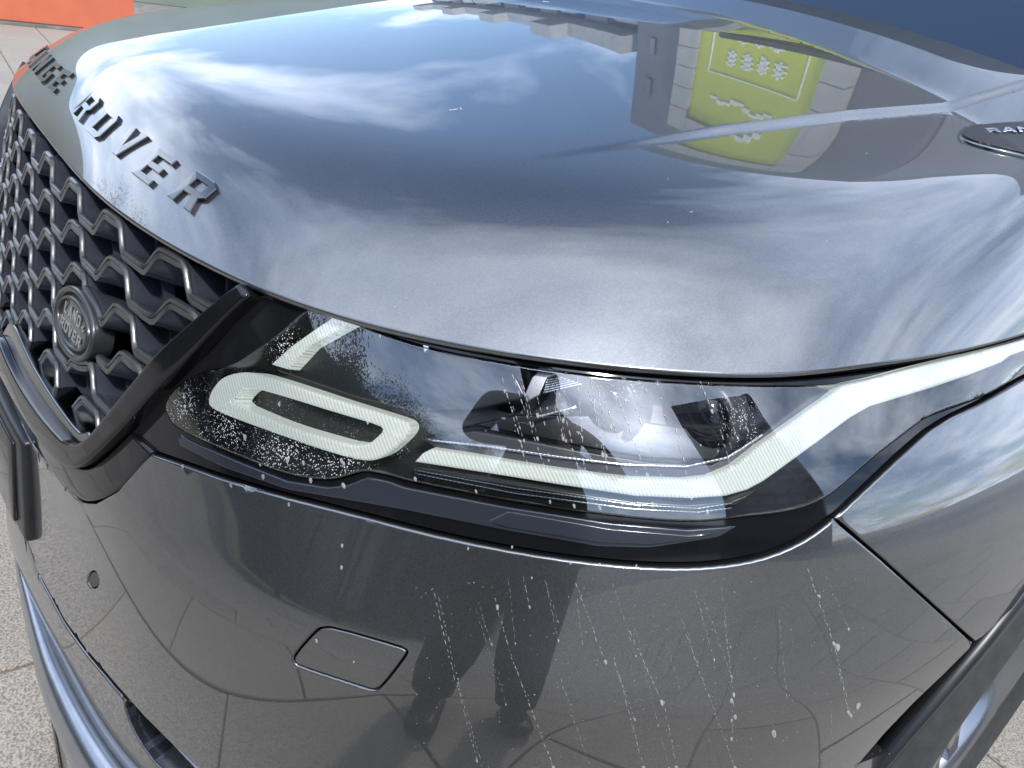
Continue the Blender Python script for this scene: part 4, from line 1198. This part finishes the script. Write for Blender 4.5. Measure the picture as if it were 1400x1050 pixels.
# banner in a pale stone frame
bx0, bx1, bz0, bz1 = .30*u, .72*u, 3.0, 17.6
for c, sz in (((bx0-.6, -.25, 10), (1.2, .5, 17)), ((bx1+.6, -.25, 10), (1.2, .5, 17)), (((bx0+bx1)/2, -.25, bz1+.45), (bx1-bx0+2.4, .5, .9))):
    n_ = max(1, int(max(sz[0], sz[2])/1.3))
    for k in range(n_):
        if sz[2] > sz[0]: bbox('cladding_slab', bA, (c[0], c[1], c[2]-sz[2]/2+(k+.5)*sz[2]/n_), (sz[0], sz[1], sz[2]/n_-.05), M['clad'])
        else: bbox('cladding_slab', bA, (c[0]-sz[0]/2+(k+.5)*sz[0]/n_, c[1]-.003, c[2]), (sz[0]/n_-.05, sz[1], sz[2]), M['clad'])
ban = bbox('banner', bA, ((bx0+bx1)/2, -.30, (bz0+bz1)/2), (bx1-bx0, .06, bz1-bz0), M['banner'])
def bprint(x, z, w, h): return box_vf((bx0+(bx1-bx0)*x, -.35, bz0+(bz1-bz0)*z), (w, .04, h))
pr = [bprint(.5, .52, 5.2, .07), bprint(.5, .79, 5.2, .07), bprint(.12, .655, .07, 3.9), bprint(.88, .655, .07, 3.9)]
rb = random.Random(4)
for row_, n_c in ((.715, 4), (.62, 3)):
    for k in range(n_c):
        cxk = .5+(k-(n_c-1)/2)*.13
        for q in range(3): pr.append(bprint(cxk+rb.uniform(-.006, .006), row_-.02+.02*q, rb.uniform(.45, .78), .11))
        for q in range(2): pr.append(bprint(cxk-.02+.04*q+rb.uniform(-.005, .005), row_+rb.uniform(-.012, .012), .11, rb.uniform(.45, .8)))
        pr.append(bprint(cxk, row_, .12, .95))
for k in range(9): pr.append(bprint(.22+.06*k, .885+.012*math.sin(k*1.3), .42, .16+.08*(k % 2)))
V, Fc = merge(pr); link_mesh('banner_print', V, Fc, M['white'], bA, smooth=False)['kind'] = 'stuff'
for k in range(5):
    for f in range(6): bbox('window', bA, (.04*u+(.04*u)*k, -.04, 2+f*3), (.4, .12, 1.2), M['wglass']) if k in (1, 4) else None
bB, LB = block('office_wing', P1, (6.5, 27.5), 20.0, 12, 'plain grey end wing of the office tower with a lighter wall panel')
bbox('wall_panel', bB, (LB*.28, -.06, 9.6), (LB*.52, .12, 19.2), M['wall2'])
for f in range(6):
    for k in range(4): bbox('window', bB, (LB*.62+k*1.5, -.05, 2+f*3), (.9, .12, 1.5), M['wglass'])
bC, LC = block('long_office_block', (-66, 38), (-26.4, 26.0), 14.5, 14, 'long office block with stepped pale stone ledges and dark window bands')
for f in range(4):
    z = 2.2+f*3.6
    nb_ = 12
    for k in range(nb_):
        w_ = LC/nb_; out = 1.2 if k % 3 else 2.2
        for q in range(3): bbox('ledge_slab', bC, ((k+q/3+1/6)*w_, -out/2, z+1.3), (w_/3-.05, out, 1.5), M['clad'])
        bbox('window_band', bC, ((k+.5)*w_, -.15, z-.5), (w_*.8, .3, 1.7), M['wglass'] if k % 2 else M['wall2'])

# ---------------- other buildings round the square (mirrored only)
bE, LE = block('window_tower', (24, 6.9), (24.9, -3.5), 27, 12, 'tall dark tower of small windows to the side of the car')
for f in range(12):
    for k in range(6): bbox('window', bE, (1.0+k*1.7, -.06, 1.6+f*2.15), (1.25, .16, 1.3), M['wglass'])
bD, LD = block('low_office', (70, 20), (60, -45), 9, 14, 'low pale building far to the side of the car')
for f in range(2):
    for k in range(14): bbox('window', bD, (3+k*4.3, -.08, 2.4+f*4), (2.8, .2, 2.2), M['wglass'])

# ---------------- trees mirrored in the lamp cover
M['bark'] = mat('bark', (.09, .07, .05), .9, noise=.3, nscale=10)
M['leaf'] = mat('leaf_green', (.045, .075, .025), .6, noise=.35, nscale=3)
def tree(x, y, h, r, label, seed):
    rg = np.random.default_rng(seed); t = tag(empty('broadleaf_tree', (x, y, 0)), label, 'tree', 'trees along the square')
    bpy.context.view_layer.update()
    P = [np.array([0, 0, -.1])]; 
    for k in range(1, 7): P.append(P[-1]+np.array([rg.normal(0, .07), rg.normal(0, .07), h*.62/6]))
    prof = [(math.cos(a), math.sin(a)) for a in np.linspace(0, 2*math.pi, 9)[:-1]]
    V, Fc = sweep('t', P, prof, None, None, up=(1, 0, 0), scale=np.linspace(.16, .07, 7)*h/7)
    parts = [(V, Fc)]; tips = []
    for k in range(14):
        i = rg.integers(3, 7); a = rg.uniform(0, 6.28); el = rg.uniform(.15, 1.1); L = r*rg.uniform(.6, 1.0)
        d = np.array([math.cos(a)*math.cos(el), math.sin(a)*math.cos(el), math.sin(el)]); Q = [P[i]+d*L*s+np.array([0, 0, .12*L*s*s])+rg.normal(0, .04, 3)*s for s in (0, .33, .66, 1)]
        V, Fc = sweep('b', Q, prof[::2], None, None, up=(.1, .2, 1), scale=[.05*h/7, .035*h/7, .02, .01]); parts.append((V, Fc)); tips += [Q[2], Q[3], (Q[1]+Q[2])/2]
    V, Fc = merge(parts); link_mesh('trunk', V, Fc, M['bark'], t)
    cen = []
    for tp in tips:
        for q in range(3): cen.append(tp+rg.normal(0, r*.17, 3))
    cen = np.array(cen); nl = 210
    P_ = np.repeat(cen, nl, 0)+rg.normal(0, r*.12, (len(cen)*nl, 3)); S_ = rg.uniform(.022, .05, len(P_))[:, None]
    a_ = rg.normal(0, 1, P_.shape); a_ /= np.linalg.norm(a_, axis=1)[:, None]; b_2 = rg.normal(0, 1, P_.shape); b_2 -= a_*(a_*b_2).sum(1)[:, None]; b_2 /= np.linalg.norm(b_2, axis=1)[:, None]
    V = np.stack([P_-a_*S_, P_+b_2*S_*.5, P_+a_*S_, P_-b_2*S_*.5], 1).reshape(-1, 3); Fc = np.arange(len(V)).reshape(-1, 4)
    o = link_mesh('crown', V, Fc, M['leaf'], t, smooth=False)
    return t
def pol(az, d): a = math.radians(az); return math.sin(a)*d+.7, math.cos(a)*d+.1
for i, (az, d, h, r, lb) in enumerate([(176, 9.5, 5.2, 1.9, 'round leafy tree straight in front of the lamp'), (163, 11, 6.0, 2.2, 'taller leafy tree beside the round one in front of the car'), (150, 15, 6.4, 2.3, 'spreading tree farther off in front of the car'), (-168, 13, 6.6, 2.4, 'dense tree in front of the grille'), (-140, 12, 6.8, 2.4, 'tall dense tree mirrored on the nose of the bonnet'), (-122, 15, 6.5, 2.4, 'farther tree in front of the far side of the car')]):
    x, y = pol(az, d); tree(x, y, h, r, lb, 10+i)

M['green_wall'] = mat('grey_green_boards', (.17, .20, .16), .7, noise=.1, nscale=1)
bF = tag(empty('nose_reflection_wall', (-15, 0, 0)), 'long grey green boarded wall out of view behind the orange hoarding, added for its reflection', 'wall'); bpy.context.view_layer.update()  # out of view, added so the bonnet nose mirrors an even grey green
for k in range(21): bbox('board', bF, (0, -9+1.0*k, 1.6), (.08, 1.0, 3.2), M['green_wall'])

bG, LG = block('bumper_reflection_row', (-22, -17), (22, -25), 5.2, 8, 'long low row of dark shops added beyond the trees to darken the bumper reflection')  # out of view, added as a dark mass filling sky gaps mirrored in the bumper
for k in range(14): bbox('shop_window', bG, (2+k*3.1, 8.05, 1.6), (2.5, .14, 2.5), M['wglass'])
for k in range(14): bbox('shop_sign', bG, (2+k*3.1, 8.08, 3.6), (2.6, .2, .7), M['clad'] if k % 3 else M['wall2'])
# ---------------- the photographer, standing where the picture is taken from (seen only mirrored)
M['trousers'] = mat('black_trousers', (.012, .012, .014), .85, noise=.3, nscale=20, bump=.2, bscale=30)
M['jacket'] = mat('dark_jacket', (.018, .02, .026), .8, noise=.3, nscale=15)
M['skin'] = mat('skin', (.45, .28, .2), .5)
M['hair'] = mat('black_hair', (.01, .008, .007), .5)
M['shoe'] = mat('black_shoe', (.015, .015, .015), .5)
def skin_body(name, pts, edges, rad, m, parent, sub=2, root=0):
    me = bpy.data.meshes.new(name); me.from_pydata([tuple(p) for p in pts], edges, []); me.materials.append(m)
    o = bpy.data.objects.new(name, me); C.objects.link(o); o.parent = parent
    o.modifiers.new('skin', 'SKIN'); s = o.modifiers.new('sub', 'SUBSURF'); s.levels = sub; s.render_levels = sub
    for i, v in enumerate(me.skin_vertices[0].data):
        r = rad[i]; v.radius = (r, r) if not isinstance(r, tuple) else r; v.use_root = (i == root)
    o.modifiers['skin'].use_smooth_shade = True
    return o
def photographer():
    fx, fy = -.70, .72                                        # facing
    px0, py0 = CAM[0]+.275, CAM[1]-.29
    F_ = np.array([fx, fy, 0])/math.hypot(fx, fy); Rt = np.array([F_[1], -F_[0], 0]); Up = np.array([0, 0, 1.0])
    t = tag(empty('person', (px0, py0, 0)), 'person in dark clothes standing in front of the headlamp holding up a phone', 'person'); bpy.context.view_layer.update()
    def p(r, f, z): return Rt*r+F_*f+Up*z
    # trunk, legs and arms as one continuous body
    P = [p(0,0,.93), p(0,.0,1.12), p(0,.01,1.32), p(0,.02,1.44), p(0,.04,1.52), p(0,.07,1.60), p(0,.08,1.69),
         p(-.10,0,.86), p(-.13,.05,.50), p(-.15,.02,.10), p(-.16,.16,.045),
         p(.10,0,.86), p(.12,.02,.50), p(.14,-.03,.10), p(.15,.11,.045),
         p(-.19,.02,1.42), p(-.25,.10,1.15), p(-.10,.25,1.12), p(-.055,.295,1.125),
         p(.19,.02,1.42), p(.25,.10,1.15), p(.12,.25,1.12), p(.075,.295,1.125)]
    E = [(0,1),(1,2),(2,3),(3,4),(4,5),(5,6),(0,7),(7,8),(8,9),(9,10),(0,11),(11,12),(12,13),(13,14),(3,15),(15,16),(16,17),(17,18),(3,19),(19,20),(20,21),(21,22)]
    R_ = [(.16,.11),(.15,.10),(.17,.11),(.11,.08),.055,(.085,.095),(.07,.08),.095,.062,.045,.04,.095,.062,.045,.04,.06,.045,.032,.026,.06,.045,.032,.026]
    skin_body('body', P, E, R_, M['jacket'], t)
    # trousers, slightly outside the body
    P2 = [p(0,0,.98), p(0,0,.90), p(-.10,0,.82), p(-.13,.05,.50), p(-.15,.02,.09), p(.10,0,.82), p(.12,.02,.50), p(.14,-.03,.09)]
    skin_body('trousers', P2, [(0,1),(1,2),(2,3),(3,4),(1,5),(5,6),(6,7)], [(.17,.125),(.17,.125),.11,.08,.075,.11,.08,.075], M['trousers'], t)
    # head details
    hc = p(0,.085,1.655)
    V, Fc = lathe([(.0001, .098), (.05, .088), (.082, .05), (.09, .0), (.086, -.03), (.06, -.05), (.0001, -.055)], 24)
    V = np.array(V)+hc+F_*-.018+Up*.02; link_mesh('hair', V, Fc, M['hair'], None).parent = t
    V, Fc = box_vf((0, 0, 0), (.028, .03, .045)); o = link_mesh('nose', np.array(V)*[.6,1,1]+p(0,.175,1.645), Fc, M['skin'], None); o.parent = t
    for s in (-1, 1):
        for nm, c, sz, mm in (('eye', (s*.032,.158,1.672), (.024,.012,.012), 'hair'), ('ear', (s*.088,.075,1.655), (.016,.035,.06), 'skin')):
            V, Fc = lathe([(.0001, .5), (.35, .35), (.5, 0), (.35, -.35), (.0001, -.5)], 12); V = V*np.array(sz); Rm = np.stack([Rt, F_, Up], 1); V = V@Rm.T+p(*c)
            o = link_mesh(nm, V, Fc, M[mm], None); o.parent = t
    V, Fc = box_vf((0, 0, 0), (.045, .008, .008)); o = link_mesh('mouth', V@np.stack([Rt, F_, Up], 1).T+p(0,.163,1.607), Fc, M['skin'], None); o.parent = t
    # hands: palm, four fingers curled on the phone edge, thumb
    for s in (-1, 1):
        b0 = p(s*.062,.295,1.125)
        HP = [b0, b0+F_*.035+Rt*-s*.004+Up*.008]; HE = [(0,1)]; HR = [.020, .022]
        for k, (dz, L) in enumerate(((.026,.062),(.010,.07),(-.006,.066),(-.021,.052))):
            i = len(HP); a = HP[1]+Up*dz*.8+F_*.012; b = a+F_*L*.35+Up*dz*.2; c = b+F_*L*.15-Rt*s*L*.35
            HP += [a, b, c]; HE += [(1, i), (i, i+1), (i+1, i+2)]; HR += [.009, .0085, .0075]
        i = len(HP); HP += [b0+F_*.012+Up*.028-Rt*s*.004, b0+F_*.022+Up*.05-Rt*s*.022]; HE += [(0, i), (i, i+1)]; HR += [.011, .009]
        skin_body('hand', HP, HE, HR, M['skin'], t, sub=1)
        V, Fc = box_vf((0, 0, 0), (.10, .27, .06)); z_ = p(s*.145, .09 if s < 0 else .04, .035)
        o = bevel(link_mesh('shoe', V@np.stack([Rt, F_, Up], 1).T+z_, Fc, M['shoe'], None), .025, 3); o.parent = t
    # the phone it holds, just behind the lens
    ph = tag(empty('phone', (0, 0, 0)), 'dark phone held up in both hands of the person', 'phone')
    V, Fc = box_vf((0, 0, 0), (.150, .075, .008)); Rm = np.stack([CR, CU, -CF], 1)
    o = bevel(link_mesh('phone_body', V@Rm.T+CAM-CF*.012-CR*.055-CU*.02, Fc, M['gloss_black'], None), .003, 2); o.parent = ph
    V, Fc = box_vf((0, 0, 0), (.142, .067, .0005)); o = link_mesh('phone_screen', V@Rm.T+CAM-CF*.0166-CR*.055-CU*.02, Fc, M['wglass'], None); o.parent = ph
photographer()

# ---------------- dried splash marks: thin flat drops on lamp, bumper and bonnet
def drop_mesh(pts_list, name, surf, par):
    V, Fc = [], []
    for (x, y, w, L, ang) in pts_list:
        q = surf.px(x, y)
        if q is None: continue
        n = 8; base = len(V); ok = True; ring = []
        for k in range(n):
            a = 2*math.pi*k/n; ex = w*math.cos(a)*(1-.35*math.sin(a)); ey = L*math.sin(a)
            X, Y = x+ex*math.cos(ang)-ey*math.sin(ang), y+ex*math.sin(ang)+ey*math.cos(ang)
            h = surf.px(X, Y)
            if h is None: ok = False; break
            ring.append(h)
        if not ok: continue
        U = np.array(ring+[q]); S = surf.P(U[:, 0], U[:, 1]); Nn = surf.N(U[:, 0], U[:, 1])
        S[:n] += Nn[:n]*.00025; S[n] += Nn[n]*.0006
        V += list(S); Fc += [(base+k, base+(k+1) % n, base+n) for k in range(n)]
    o = link_mesh(name, V, Fc, M['splash'], par); o['kind'] = 'stuff'; return o
rs = random.Random(11)
runs = [ # start, end, weight
 ((688,520),(722,640),1),((702,515),(745,640),1),((716,530),(735,600),.8),((765,540),(790,640),1),((790,520),(800,650),1),((808,520),(835,665),1),((818,530),(828,600),.8),((845,545),(885,650),1),((822,530),(845,600),.9),((870,560),(905,655),.8),((925,590),(945,680),1),((985,590),(1000,640),1),((760,560),(770,600),.8),((735,545),(748,590),.8),((1020,580),(1040,640),.7),
 ((592,805),(625,940),.8),((625,935),(652,1040),.7),((677,820),(700,900),.9),((700,900),(757,1050),1),((716,790),(724,830),.6),((788,800),(828,905),.9),((840,900),(880,1050),1),((862,865),(905,960),.9),((908,960),(925,1050),1),((925,830),(950,900),.7),((950,900),(1005,1050),.9),((990,850),(1003,950),.8),((1003,950),(1000,1010),.8),((962,820),(1000,925),.6),((1105,780),(1140,880),.9),((1140,880),(1165,990),1),((1130,790),(1160,860),.6),((1145,910),(1160,975),.8),((1066,850),(1075,960),.5),((1135,960),(1138,1040),.5),((905,1010),(915,1050),.6)]
for k in range(16):
    x0 = rs.uniform(600, 1200); y0 = rs.uniform(790, 930); L_ = rs.uniform(40, 130); runs.append(((x0, y0), (x0+L_*rs.uniform(.1, .38), y0+L_), rs.uniform(.35, .6)))
for k in range(9):
    x0 = rs.uniform(690, 1000); y0 = rs.uniform(515, 560); L_ = rs.uniform(30, 90); runs.append(((x0, y0), (x0+L_*rs.uniform(.15, .4), y0+L_), rs.uniform(.5, .9)))
dl, db = [], []
for (a, b, w_) in runs:
    a, b = np.array(a, float), np.array(b, float); L = np.linalg.norm(b-a); t = 0; ang = math.atan2(b[1]-a[1], b[0]-a[0])-math.pi/2
    on_lamp = (a[1]+b[1])/2 < 690
    while t < L:
        ln = rs.uniform(1.2, 4.2)*(1 if not on_lamp else 1.2); p_ = a+(b-a)*t/L+np.array([rs.gauss(0, .5), 0])
        (dl if on_lamp else db).append((p_[0], p_[1], rs.uniform(.3, .75)*w_*(1.25 if on_lamp else 1), ln, ang)); t += ln*2+rs.uniform(.5, 7 if on_lamp else 6)
    if rs.random() < .7: (dl if on_lamp else db).append((b[0], b[1], 2.2*w_, 4.2*w_, ang))
for x, y, s_ in ((873,690,3.4),(892,690,3.1),(820,694,2.6),(785,692,2.4),(752,686,2),(568,655,2.4),(651,672,2),(393,629,3),(415,633,2.6),(467,630,2.6),(470,634,2.4),(315,549,2),(503,577,2.4),(382,553,2.2),(253,556,2),(335,598,3),(967,700,2.8),(449,455,2.6),(520,460,2),(690,535,1.8),(735,568,2.6),(1062,596,2.4),(835,584,2.6),(770,575,2.4)):
    dl.append((x, y, s_*.75, s_*1.5, rs.uniform(-.5, .2)))
for k in range(60):
    dl.append((rs.uniform(640, 1020), rs.uniform(520, 650), rs.uniform(.4, 1.3), rs.uniform(.6, 2.2), rs.uniform(-.6, .2)))
for x, y, s_ in ((250,638,2.5),(316,664,2.6),(395,690,2.4),(425,657,3.2),(360,652,3),(470,664,3.5),(356,636,2),(468,746,2.4),(467,776,2.6),(640,750,2),(700,748,2),(780,770,2),(820,772,2),(870,774,2),(727,790,1.6),(433,876,2.5),(484,905,1.6),(1145,885,4.5),(1058,1003,4.5),(1000,958,3),(1005,980,3),(1173,965,4),(1163,978,2.6),(905,962,2.6),(1160,974,3),(680,830,3),(1120,815,2),(127,765,1.6),(55,788,2),(120,889,2.4),(1000,985,2)):
    db.append((x, y, s_*.7, s_*1.3, rs.uniform(-.5, .3)))
for k in range(260):
    db.append((rs.uniform(560, 1250), rs.uniform(790, 1050), rs.uniform(.25, .7), rs.uniform(.3, 1.1), rs.uniform(-.8, .3)))
drop_mesh(dl, 'splash_marks', FACE, headlamp)
drop_mesh([d for d in db], 'splash_marks', FACE, car)
dn = [(622,150,4.5,1.1,-.15),(630,149,2.2,1.2,.8),(616,151,1.5,1,0),(945,290,2,.9,-.2),(913,304,1,.9,0),(913,245,.9,.8,0),(1185,210,1.0,.9,0),(540,420,1,1,0),(1130,330,1,.8,0)]
drop_mesh(dn, 'bonnet_specks', BON, bonnet)
